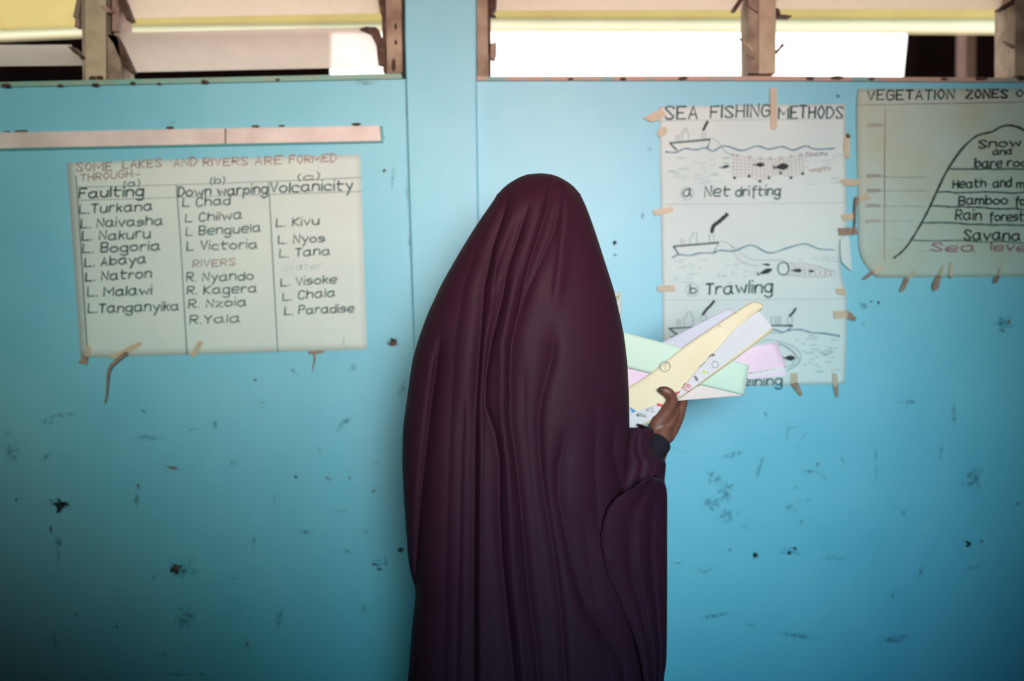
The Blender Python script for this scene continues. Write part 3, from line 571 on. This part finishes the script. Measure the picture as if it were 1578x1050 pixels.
# ---------------------------------------------------------------- the woman
def skin_body(name, verts, edges, radii, m, sub=2, root=0):
    me = bpy.data.meshes.new(name); me.from_pydata([tuple(v) for v in verts], edges, []); o = bpy.data.objects.new(name, me); COL.objects.link(o)
    sk = o.modifiers.new('skin', 'SKIN'); sk.use_smooth_shade = True
    for i, r in enumerate(radii): me.skin_vertices[0].data[i].radius = r if isinstance(r, tuple) else (r, r)
    me.skin_vertices[0].data[root].use_root = True
    ss = o.modifiers.new('sub', 'SUBSURF'); ss.levels = sub; ss.render_levels = sub
    dg = bpy.context.evaluated_depsgraph_get(); nm = bpy.data.meshes.new_from_object(o.evaluated_get(dg))
    o.modifiers.clear(); o.data = nm; nm.materials.clear(); nm.materials.append(m); nm.polygons.foreach_set('use_smooth', [True]*len(nm.polygons)); return o
YC = -.80
V = []; E = []; R = []
def add(p, r, link=None):
    V.append(Vector(p)); R.append(r)
    if link is not None: E.append((link, len(V)-1))
    return len(V)-1
cx = P(800, 525, YC).x
pel = add((cx, YC, .86), (.13, .10))
wai = add((cx, YC, 1.02), (.11, .09), pel); che = add((cx+.01, YC, 1.22), (.13, .09), wai); nk0 = add((cx+.03, YC-.0, 1.36), (.06, .06), che)
nk = add((cx+.045, YC+.005, 1.42), .05, nk0); hd = add((cx+.05, YC+.02, 1.50), (.07, .082), nk); ht = add((cx+.05, YC+.01, 1.575), (.058, .07), hd)
ns = add((cx+.05, YC+.105, 1.495), .012, hd)
for s in (-1, 1):
    h = add((cx+s*.09, YC, .80), .085, pel); k = add((cx+s*.10, YC+.01, .46), .055, h); a = add((cx+s*.10, YC-.02, .09), .038, k); f = add((cx+s*.11, YC+.12, .04), (.035, .03), a)
# left arm hidden in the cloth
sl = add((cx-.14, YC, 1.33), .048, che); el = add((cx-.19, YC+.02, 1.08), .04, sl); wl = add((cx-.06, YC+.15, 1.10), .026, el); hl = add((cx+.0, YC+.165, 1.13), (.022, .03), wl)
# right arm to the papers
HY = -.665
sr = add((cx+.15, YC, 1.33), .048, che); er = add(P(972, 792, -.80), .034, sr)
fa = add(P(996, 736, -.745), .030, er); wr = add(P(1013, 692, -.695), (.029, .027), fa); wr2 = add(P(1018, 676, -.685), (.027, .025), wr)
person = skin_body('person', V, E, R, M_skin, 2, pel)
# hand: palm bones, thumb and four fingers swept as tapered chains, then fused with the body into one surface
def chain(pts, n=7, seg=12):
    c = catmull([(*P(x, y, HY+dy), r) for x, y, dy, r in pts], n); vs = []; fs = []
    ps = [Vector(q[:3]) for q in c]; rs = [max(.002, q[3]) for q in c]; L = len(ps)
    d0 = (ps[1]-ps[0]).normalized(); d1 = (ps[-1]-ps[-2]).normalized()
    for a in (.9, .6, .3): pass
    ring = [(ps[0]-d0*rs[0]*math.sin(t), rs[0]*math.cos(t)) for t in (1.5, 1.1, .6)]+list(zip(ps, rs))+[(ps[-1]+d1*rs[-1]*math.sin(t), rs[-1]*math.cos(t)) for t in (.6, 1.1, 1.5)]
    M = len(ring)
    for i, (p, r) in enumerate(ring):
        d = (ring[min(i+1, M-1)][0]-ring[max(i-1, 0)][0]).normalized(); s = d.cross(Vector((.31, 1, .17))).normalized(); t = s.cross(d)
        for k in range(seg): a = 2*math.pi*k/seg; vs.append(p+(s*math.cos(a)+t*math.sin(a))*r)
    for i in range(M-1):
        for k in range(seg): fs.append((i*seg+k, i*seg+(k+1) % seg, (i+1)*seg+(k+1) % seg, (i+1)*seg+k))
    fs.append(tuple(range(seg-1, -1, -1))); fs.append(tuple(range((M-1)*seg, M*seg))); return vs, fs
HAND = [[(1013, 690, -.028, .024), (1018, 676, -.018, .0245), (1021, 664, -.008, .0235)],
        [(1030, 676, -.008, .013), (1038, 660, .002, .0145), (1046, 642, .008, .0135), (1050, 628, .014, .012), (1053, 618, .026, .0108), (1049, 603, .040, .0100), (1038, 585, .043, .0092), (1025, 576, .037, .0076)],
        [(1025, 678, -.004, .014), (1032, 660, .006, .0160), (1040, 643, .014, .0140), (1044, 632, .024, .0118), (1042, 616, .040, .0104), (1024, 597, .044, .0096), (1006, 588, .037, .0078)],
        [(1018, 680, -.002, .014), (1023, 662, .008, .0165), (1031, 648, .018, .0140), (1034, 637, .030, .0112), (1026, 621, .042, .0100), (1008, 608, .044, .0092), (993, 602, .038, .0074)],
        [(1010, 680, -.004, .014), (1013, 664, .008, .0165), (1019, 653, .020, .0130), (1020, 643, .032, .0102), (1012, 630, .041, .0092), (999, 622, .042, .0084), (989, 618, .037, .0068)],
        [(1013, 684, -.022, .016), (1010, 668, -.012, .0175), (1013, 655, -.008, .0205), (1023, 641, -.010, .0205), (1031, 629, -.018, .0165), (1036, 616, -.027, .0132), (1031, 606, -.033, .0122), (1024, 602, -.034, .0108), (1019.5, 601, -.032, .0086)],
        [(1020, 666, -.006, .020), (1030, 650, -.004, .0190), (1037, 636, 0, .0165)]]
for ch in HAND:
    vv, ff = chain(ch); hob = me_obj('palm_piece', vv, ff, M_skin)
    import bmesh
    bm = bmesh.new(); bm.from_mesh(person.data); bm.from_mesh(hob.data); bm.to_mesh(person.data); bm.free(); bpy.data.objects.remove(hob)
bm = bmesh.new(); bm.from_mesh(person.data); bmesh.ops.recalc_face_normals(bm, faces=bm.faces); bm.to_mesh(person.data); bm.free()
md = person.modifiers.new('fuse', 'REMESH'); md.mode = 'VOXEL'; md.voxel_size = .0032
md = person.modifiers.new('soften', 'SMOOTH'); md.factor = .5; md.iterations = 5
dg = bpy.context.evaluated_depsgraph_get(); nm = bpy.data.meshes.new_from_object(person.evaluated_get(dg)); person.modifiers.clear(); person.data = nm
nm.materials.clear(); nm.materials.append(M_skin); nm.polygons.foreach_set('use_smooth', [True]*len(nm.polygons))
tag(person, 'person seen from behind in a long dark plum veil and robe, holding coloured papers', 'person')
# index knuckle seen beyond the thumb, nail and face details
def ell(name, c, r, m, parent, rot=None, n=14):
    import bmesh
    bm = bmesh.new(); bmesh.ops.create_uvsphere(bm, u_segments=n*2, v_segments=n, radius=1); me = bpy.data.meshes.new(name); 
    mt_ = Matrix.Translation(c) @ (rot or Matrix()) @ Matrix.Diagonal((*r, 1)); bm.transform(mt_); bm.to_mesh(me); bm.free()
    me.polygons.foreach_set('use_smooth', [True]*len(me.polygons)); me.materials.append(m)
    o = bpy.data.objects.new(name, me); COL.objects.link(o); o.parent = parent; return o
ell('thumb_nail', P(1018.6, 600.4, HY-.0375), (.0068, .0046, .0054), M_nail, person, Matrix.Rotation(-.2, 4, 'Y'))
for s in (-1, 1): ell('eye', Vector((cx+.05+s*.03, YC+.088, 1.515)), (.012, .008, .007), M_white, person)
ell('mouth', Vector((cx+.05, YC+.088, 1.455)), (.022, .008, .007), M_lip, person)
# veil -------------------------------------------------------------
Lp = [(268.5, 826), (270, 810), (275, 798), (283, 784), (291, 773), (309, 761), (346, 735), (388, 709), (435, 682), (484, 659), (520, 646), (554, 636), (620, 627), (660, 621.5), (717, 621), (740, 622), (814, 627), (867, 631), (890, 637), (905, 642), (925, 640), (961, 636), (1050, 629), (1300, 612), (1500, 600)]
Rp = [(268.5, 840), (270, 852), (275, 864), (283, 878), (291, 888), (314, 901), (361, 918), (408, 933), (450, 946.5), (497, 957), (517, 961), (560, 966), (603, 968), (660, 969), (720, 968), (800, 972), (900, 982), (1050, 994), (1300, 1010), (1500, 1020)]
# folds: centre line (px), left width, right width, depth (m, + = valley)
FO = [([(300, 784), (332, 778), (379, 762), (443, 748), (517, 743), (560, 740), (631, 736), (746, 735), (888, 734), (1500, 734)], 10, 4, .018),
      ([(325, 812), (369, 798), (413, 783), (466, 773), (517, 760), (569, 751), (611, 750), (649, 764), (689, 771), (760, 771), (829, 775), (917, 784), (1050, 797), (1500, 830)], 9, 4, .016),
      ([(280, 848), (299, 845), (339, 836), (388, 820), (425, 809), (474, 799), (523, 788), (560, 786), (631, 786), (689, 794), (731, 799), (858, 810), (950, 822), (1050, 830), (1500, 850)], 4, 9, .015),
      ([(300, 862), (322, 859), (359, 850), (388, 838), (418, 824), (450, 810), (480, 802)], 5, 7, .008),
      ([(500, 850), (546, 846), (597, 832), (631, 827), (689, 829), (731, 834), (799, 845), (888, 857), (1035, 868), (1500, 890)], 9, 6, .013),
      ([(650, 863), (677, 860), (703, 855), (746, 855), (784, 863), (843, 876), (905, 896), (947, 924), (990, 950), (1500, 1010)], 7, 12, .014),
      ([(520, 683), (603, 671), (674, 663), (746, 655), (829, 648), (905, 642), (940, 636)], 5, 9, .020),
      ([(630, 943), (646, 941), (689, 938), (731, 950), (790, 960)], 7, 9, .012),
      ([(620, 912), (646, 911), (700, 909), (760, 912), (800, 916)], 7, 7, .005),
      ([(300, 772), (324, 759), (359, 745), (403, 731), (438, 719), (520, 706), (640, 700), (760, 696), (1050, 690), (1500, 690)], 10, 5, .005),
      ([(340, 795), (400, 777), (460, 757), (520, 751)], 4, 4, .005),
      ([(600, 720), (700, 716), (900, 712), (1050, 708), (1500, 705)], 9, 4, .007),
      ([(560, 806), (640, 806), (700, 812), (780, 822), (900, 838), (1050, 848), (1500, 860)], 8, 8, .006),
      ([(760, 890), (850, 902), (950, 922), (1050, 935)], 14, 14, .006),
      ([(277, 862), (309, 869), (339, 866), (400, 860), (470, 850)], 6, 10, -.008),
      ([(380, 768), (440, 762), (520, 750), (600, 744), (1050, 744)], 4, 4, -.006),
      ([(420, 795), (470, 785), (520, 775), (620, 775), (700, 783), (860, 792), (1050, 812)], 6, 6, -.007)]
ROWS = 330; NB = 380; NF = 70
pys = np.r_[268.5+(np.linspace(0, 1, 60)**2)*31.5, np.linspace(300, 1500, ROWS-59)[1:]]
Ls = np.interp(pys, *zip(*Lp)); Rs = np.interp(pys, *zip(*Rp))
def smooth(a, k=3, start=40):
    b = a.copy()
    for _ in range(k): b[start:-1] = (b[start-1:-2]+2*b[start:-1]+b[start+1:])/4
    return b
gx = np.arange(268, 1501.0); kk = np.exp(-.5*(np.arange(-18, 19)/6.5)**2); kk /= kk.sum()
def gsm(pts):
    g = np.interp(gx, *zip(*pts)); gp = np.r_[np.full(18, g[0]), g, np.full(18, g[-1])]; return np.convolve(gp, kk, 'valid')
wt = np.clip((pys-275)/14, 0, 1)
Ls = Ls*(1-wt)+np.interp(pys, gx, gsm(Lp))*wt; Rs = Rs*(1-wt)+np.interp(pys, gx, gsm(Rp))*wt; Ls = smooth(Ls, 4, 3); Rs = smooth(Rs, 4, 3)
th = np.r_[np.linspace(0, math.pi, NB, endpoint=False), np.linspace(math.pi, 2*math.pi, NF, endpoint=False)]
NT = len(th); vs = []; 
zfloor = .012
bd = lambda py: .118*math.sqrt(max(.006, 1-(1-min(1, (py-267.5)/70))**2))+np.interp(py, [300, 400, 500, 600, 800, 1050, 1500], [0, .012, .034, .05, .066, .082, .112])
ycen = lambda py: YC + np.interp(py, [268, 330, 420, 600, 1500], [.01, .005, -.01, 0, 0])
zc = np.array([P((l+r)/2, py, ycen(py)).z for l, r, py in zip(Ls, Rs, pys)])
keep = zc > zfloor; n_rows = int(keep.sum())
for j in range(n_rows):
    py = pys[j]; Y0 = float(ycen(py)); l = P(Ls[j], py, Y0); r = P(Rs[j], py, Y0); c = (l+r)/2; a = (r-l).length/2; b = float(bd(py))
    pxc = (Ls[j]+Rs[j])/2; ap = (Rs[j]-Ls[j])/2
    fades = np.clip((py-285)/50, 0, 1)
    cs = np.cos(th); sn = np.sin(th); xp = pxc+ap*cs; disp = np.zeros(NT)
    for k, (pts, wl_, wr_, am) in enumerate(FO):
        ys_, xs_ = zip(*pts)
        if py < ys_[0]-12 or py > ys_[-1]+12: continue
        f = min(1, max(0, (py-ys_[0]+12)/45))*min(1, max(0, (ys_[-1]+12-py)/45)); x0 = np.interp(py, ys_, xs_)
        d = xp-x0; wdt = np.where(d < 0, wl_, wr_)*(1.2+.12*math.sin(py*.02+k))
        disp += 1.05*am*f*np.exp(-np.abs(d/wdt)**(1.3 if am > 0 else 2.2))
    disp += .0007*np.sin(xp*.06+py*.004)*fades
    disp *= np.clip(sn*2.2, 0, 1)**.7
    # hidden front: gentle regular folds
    dfr = .010*np.sin(th*14+py*.004)*np.clip(-sn, 0, 1)*np.clip((py-430)/150, 0, 1)
    for i in range(NT):
        sh = max(0.0, abs(sn[i]))**.85*(1 if sn[i] >= 0 else -1)
        vs.append((c.x+a*cs[i], Y0-b*sh+disp[i]-dfr[i], l.z*(1-(cs[i]+1)/2)+r.z*(cs[i]+1)/2))
fs = []
for j in range(n_rows-1):
    for i in range(NT):
        py = pys[j]; t = th[i]
        if t > math.pi and 318 < py < 395 and ((t-1.5*math.pi)/.62)**2+((py-356)/38)**2 < 1: continue
        fs.append((j*NT+i, j*NT+(i+1) % NT, (j+1)*NT+(i+1) % NT, (j+1)*NT+i))
fs.append(tuple(range(NT-1, -1, -1)))
veil = me_obj('veil', vs, fs, M_veil, person, smooth=True)

def cloth_patch(name, Lc, Rc, Yl, Yr, bulge, wrapY, m, nu=26, nv=60, folds=(), parent=person, thick=.003):
    def along(c, t):
        c = np.array(c, float); d = np.r_[0, np.cumsum(np.hypot(*np.diff(c, axis=0).T))]; d /= d[-1]
        return np.interp(t, d, c[:, 0]), np.interp(t, d, c[:, 1])
    Lc = catmull(Lc, 6); Rc = catmull(Rc, 6); vs = []; fs = []; NW = 6
    for j in range(nv+1):
        v = j/nv; lx, ly = along(Lc, v); rx, ry = along(Rc, v)
        yl = np.interp(v, np.linspace(0, 1, len(Yl)), Yl); yr = np.interp(v, np.linspace(0, 1, len(Yr)), Yr)
        for i in range(nu+1):
            u = i/nu; Yv = yl*(1-u)+yr*u-bulge*math.sin(math.pi*u)**.8*math.sin(math.pi*min(1, .15+v*.9))**.5
            for (fu, fw_, fa_) in folds: Yv += fa_*math.exp(-((u-fu-.06*math.sin(v*4))/fw_)**2)*min(1, v*5)
            vs.append(P(lx+(rx-lx)*u, ly+(ry-ly)*u, Yv))
        rp = P(rx, ry, yr)
        for k in range(1, NW+1):
            t = k/NW; vs.append(Vector((rp.x-.012*t*t-.01*t, rp.y+(wrapY-yr)*t, rp.z)))
    n = nu+1+NW
    for j in range(nv):
        for i in range(n-1): fs.append((j*n+i, (j+1)*n+i, (j+1)*n+i+1, j*n+i+1))
    for k, q in enumerate(vs):
        if q.z < zfloor: vs[k] = Vector((q.x, q.y, zfloor))
    o = me_obj(name, vs, fs, m, parent, smooth=True); md = o.modifiers.new('t', 'SOLIDIFY'); md.thickness = thick; md.offset = 0; return o
# drape hanging from the forearm, with its curved hem
hemL = [(1002, 737), (990, 744), (972, 756), (951, 769), (937, 788), (930, 812), (928, 835), (931, 863), (937, 890), (951, 917), (964, 949), (976, 980), (984, 1007), (992, 1050), (1000, 1150), (1005, 1480)]
drape = cloth_patch('sleeve_drape', hemL, [(1010, 736), (1021, 740), (1025, 750), (1027, 765), (1027, 830), (1027, 913), (1026, 1015), (1022, 1050), (1020, 1150), (1022, 1480)], (-.95, -.945, -.90, -.865, -.86, -.86), (-.868, -.84, -.80), .022, -.70, M_veil,
                    34, 110, [(.38, .10, .010), (.72, .05, .008), (.55, .06, -.004)])
# rolled hem along the drape's edge
def tube(name, pts3, r, m, parent, n=6):
    vs = []; fs = []; L = len(pts3)
    for i, p in enumerate(pts3):
        d = (pts3[min(i+1, L-1)]-pts3[max(i-1, 0)]).normalized(); s = d.cross(Vector((0, 1, 0))).normalized(); t = s.cross(d)
        for k in range(n): a = 2*math.pi*k/n; vs.append(p+s*math.cos(a)*r+t*math.sin(a)*r)
    for i in range(L-1):
        for k in range(n): fs.append((i*n+k, i*n+(k+1) % n, (i+1)*n+(k+1) % n, (i+1)*n+k))
    fs.append(tuple(range(n))); fs.append(tuple(range((L-1)*n+n-1, (L-1)*n-1, -1)))
    return me_obj(name, vs, fs, m, parent, smooth=True)
hc = catmull(hemL[:13], 6); tot = len(hc)
tube('hem', [P(x+.8*math.sin(i*1.3), y, float(np.interp(y, [742, 840, 930, 1010, 1150], [-.952, -.947, -.902, -.870, -.864]))) for i, (x, y) in enumerate(hc)], .0022, M_veil, person)
# upper sleeve fabric
cloth_patch('sleeve', [(960, 659), (950, 680), (940, 705), (930, 745), (928, 800)], [(1003, 661), (1007, 667), (1005, 684), (1009, 700), (1017, 707), (1025, 714), (1023, 745), (1024, 800)], (-.79, -.885), (-.775, -.84), .045, -.70, M_veil, 26, 40, [(.55, .05, .010), (.8, .05, -.006), (.25, .08, .008)])
# knitted cuff: ribbed tube round the wrist
def cuff():
    a = P(1000, 706, -.73); b = P(1016, 682, -.695); d = (b-a).normalized(); s = d.cross(Vector((0, 1, 0))).normalized(); t = s.cross(d); vs = []; fs = []; n = 48; m_ = 26
    for j in range(m_+1):
        v = j/m_; p = a+(b-a)*v
        for k in range(n):
            an = 2*math.pi*k/n; r = .0285*(1+.02*(k % 2))+.0013*math.sin(v*42); vs.append(p+(s*math.cos(an)+t*math.sin(an))*r)
    base = len(vs)
    for k in range(n): an = 2*math.pi*k/n; vs.append(b-d*.004+(s*math.cos(an)+t*math.sin(an))*.021)
    for j in range(m_+1):
        for k in range(n): fs.append((j*n+k, j*n+(k+1) % n, (j+1)*n+(k+1) % n, (j+1)*n+k))
    return me_obj('knitted_cuff', vs, fs, M_cuff, person, smooth=True)
cuff()
tube('loose_thread', [Vector(p) for p in catmull([P(1029, 689, -.70), P(1037, 690, -.705), P(1046, 694, -.70), P(1057, 698.5, -.70)], 5)], .0005, M_tealedge, person, 5)

# ---------------------------------------------------------------- held papers
M_py = mat('pale_yellow_paper', (226, 204, 172), .75, (220, 197, 163), 6); M_pg = mat('mint_paper', (196, 208, 188), .75, (190, 204, 184), 5); M_pp = mat('pink_paper', (222, 190, 202), .75, (218, 184, 198), 5)
M_pl = mat('lilac_paper', (194, 188, 196), .75, (186, 180, 190), 5); M_pc = mat('blush_paper', (224, 200, 192), .75, (216, 192, 184), 5); M_pw = mat('white_print_paper', (212, 200, 198), .7, (204, 194, 194), 8)
M_red = mat('red_print', (214, 70, 70), .6); M_blu = mat('blue_print', (70, 130, 190), .6); M_grn = mat('green_print', (40, 130, 110), .6); M_lim = mat('lime_print', (190, 200, 70), .6); M_gry = mat('grey_print', (120, 112, 108), .6)
def paper(name, quad, Ys, m, label, bend=.006, nx=20, ny=10, roll=None):
    """quad px corners: top-left, top-right, bottom-right, bottom-left; Ys depth at the corners"""
    q = [np.array(a, float) for a in quad]; vs = []; fs = []
    for j in range(ny+1):
        for i in range(nx+1):
            u = i/nx; v = j/ny; p = (q[0]*(1-u)+q[1]*u)*(1-v)+(q[3]*(1-u)+q[2]*u)*v
            Y = (Ys[0]*(1-u)+Ys[1]*u)*(1-v)+(Ys[3]*(1-u)+Ys[2]*u)*v+bend*(math.sin(u*math.pi)-.5*math.sin(v*math.pi))
            vs.append(P(p[0], p[1], Y))
    for j in range(ny):
        for i in range(nx): k = j*(nx+1)+i; fs.append((k, k+nx+1, k+nx+2, k+1))
    c = P(*(sum(q)/4), sum(Ys)/4); o = me_obj(name, [Vector(a)-c for a in vs], fs, m, smooth=True); o.location = c
    md = o.modifiers.new('t', 'SOLIDIFY'); md.thickness = .0007; md.offset = 0
    if label: tag(o, label, 'paper', 'coloured papers held in the hand')
    return o
PY = -.655
lil = paper('paper_sheet', [(1012, 532), (1122, 476), (1146, 486), (1060, 560)], [PY-.004]*4, M_pl, 'lilac grey paper sheet behind the top edge of the yellow folded one', .004)
pnk = paper('paper_sheet', [(944, 572), (1196, 527.5), (1213, 566), (950, 612)], [PY-.007]*4, M_pp, 'pink paper sheet whose end sticks out furthest to the right', .003)
PAR[0] = pnk
prism('under_fold', [(1150, 575), (1207, 564), (1211, 579), (1153, 585)], PY-.010, PY-.0095, M_pp, pnk); prism('printed_strip', [(1153, 574.5), (1204, 565), (1207, 573), (1155, 582)], PY-.0112, PY-.0105, M_pw, pnk)
D([[(1155, 576), (1158, 575)], ], 1.6, M_red, 'red_print', Y=PY-.0118)
D([[(1161+i*5, 575-i*.9), (1163+i*5, 574.8-i*.9)] for i in range(7)], 1.0, M_gry, 'small_print', Y=PY-.0118)
blu = paper('paper_sheet', [(1040, 606), (1080, 594), (1147, 610), (1044, 618)], [PY-.0105]*4, M_pc, 'blush coloured paper sheet, the lowest, under the mint one', .001)
grn = paper('paper_sheet', [(952, 510), (1155, 563), (1146, 609.5), (944, 562)], [PY-.014]*4, M_pg, 'mint green paper sheet crossing behind the yellow folded one', .003)
# yellow folded sheet: back, rolled far end, white printed face turned out
yp = empty('folded_paper', P(1080, 550, PY-.02)); tag(yp, 'long pale yellow folded paper with a white printed inside, topmost in the hand', 'paper', 'coloured papers held in the hand')
def sub(name, poly, Y, m, Ya=None, axis=None):
    a = [P(x, y, Y if not callable(Y) else Y(x, y)) for x, y in poly]; a2 = [Vector((p.x, p.y+.0006, p.z)) for p in a]; n = len(a)
    o = me_obj(name, a+a2, [tuple(range(n-1, -1, -1)), tuple(range(n, 2*n))]+[(i, (i+1) % n, n+(i+1) % n, n+i) for i in range(n)], m); reparent(yp, o); return o
def ysheet():
    top = catmull([(950, 608), (1001, 577), (1054, 535), (1110, 497), (1150, 470), (1160, 465.5)], 6); botm = catmull([(950, 655), (996, 655), (1022, 632), (1050, 613), (1132, 555), (1192, 509)], 6)
    vs = []; fs = []; n = len(top); K = 10
    for i in range(n):
        a = top[i]; b = botm[min(i, len(botm)-1)]
        for k in range(K+1):
            v = k/K; p = a*(1-v)+b*v; u = i/(n-1)
            Y = PY-.021-.004*math.sin(v*math.pi)
            vs.append(P(p[0], p[1], Y))
    for i in range(n-1):
        for k in range(K): q = i*(K+1)+k; fs.append((q, q+1, q+K+2, q+K+1))
    o = me_obj('yellow_leaf', vs, fs, M_py, smooth=True); md = o.modifiers.new('t', 'SOLIDIFY'); md.thickness = .0007; md.offset = 0; reparent(yp, o)
ysheet()
YP = PY-.0262
# curled top corner
def curl():
    up_ = catmull([(1106, 501), (1132, 483), (1150, 470.5), (1160, 465.5), (1170, 466.5), (1176, 470)], 5); lo_ = catmull([(1116, 527), (1137, 507), (1152, 494), (1162, 486.5), (1169, 481), (1174, 477)], 5)
    vs = []; fs = []; K = 8; n = len(up_)
    for i in range(n):
        for k in range(K+1):
            t = k/K; p = up_[i]*(1-t)+lo_[i]*t; vs.append(P(p[0], p[1], YP+.004-.0045*min(1, i/6)-.007*math.sin(math.pi*(.08+.84*t))*min(1, i/12)))
    for i in range(n-1):
        for k in range(K): q = i*(K+1)+k; fs.append((q, q+1, q+K+2, q+K+1))
    o = me_obj('curled_corner', vs, fs, M_py, smooth=True); md = o.modifiers.new('t', 'SOLIDIFY'); md.thickness = .0006; reparent(yp, o)
curl()
sub('printed_face', [(1043, 608), (1048, 603), (1073, 573), (1105, 539), (1132, 508), (1150, 494), (1160, 486), (1170, 480), (1190, 504), (1130, 550), (1062, 602), (1047, 611)], YP-.004, M_pw)
sub('printed_face', [(966, 627), (981, 634), (1017, 622), (1020, 632), (1000, 648), (985, 655), (997, 656), (997, 660), (960, 662)], YP-.002, M_pw)
sub('blue_print', [(970, 627), (981, 634), (974, 636.5)], YP-.003, M_blu)
PAR[0] = yp
D([[(983, 640), (995, 643)], [(985, 637), (995, 641)]], 1.6, M_gry, 'small_print', Y=YP-.0036); D([[(982, 639), (984, 641)]], 3, M_grn, 'green_print', Y=YP-.0036)
D([[(996, 630), (999, 634)], [(1004, 628), (1006, 631)], [(1003, 633), (1007, 635)], [(1000, 629), (1001, 631)]], 1.4, M_gry, 'small_print', Y=YP-.0036)
D([[(1014, 624), (1019, 625)]], 4, M_red, 'red_print', Y=YP-.0036); D([[(1043, 606), (1046, 605)]], 4, M_red, 'red_print', Y=YP-.0052)
PR = YP-.0048
D([[(1052, 596), (1055, 601), (1063, 603)], [(1054, 592), (1058, 600)], [(1057, 591), (1064, 600)], [(1059, 597), (1061, 592), (1065, 597)]], 1.2, M_red, 'red_print', Y=PR)
blob([(1069, 580), (1072, 579), (1076, 584), (1076, 588), (1072, 587)], M_gry, 'grey_print', PR); blob([(1082, 573), (1085, 570), (1088, 573), (1086, 576), (1083, 576)], M_lim, 'lime_print', PR)
D([circ(1102, 562, 5), [(1090, 573), (1091, 576)], [(1078, 566), (1087, 558)], [(1092, 552), (1096, 546), (1102, 548)]], .9, M_gry, 'small_print', Y=PR)
blob([(1095, 549), (1099, 545), (1103, 547), (1098, 550)], M_gry, 'grey_print', PR)
D([[(1110+i*7, 540-i*6+k*4), (1116+i*7, 536-i*6+k*4)] for i in range(7) for k in range(3)], .6, M_pl, 'faint_print', Y=PR)
D([circ(1025, 565, 8)], .7, M_gry, 'printed_seal', Y=YP-.003); D([[(1026, 561)], [(1026, 565)], [(1026, 569)]], 1.3, M_gry, 'printed_seal', Y=YP-.003)

# flat print and drawing whose strokes are too small to pick apart singly
for o in bpy.data.objects:
    if o.type == 'MESH' and o.parent and o.name.split('.')[0] in ('handwriting', 'sea_dashes', 'small_print', 'red_print', 'drawn_net', 'drawn_wave', 'drawn_boat', 'drawn_cabin', 'drawn_rope', 'drawn_weight', 'drawn_float', 'drawn_ring', 'fold_line', 'ruled_line', 'ruled_dashes', 'zone_line', 'faint_print', 'printed_seal', 'green_print'):
        o['kind'] = 'stuff'
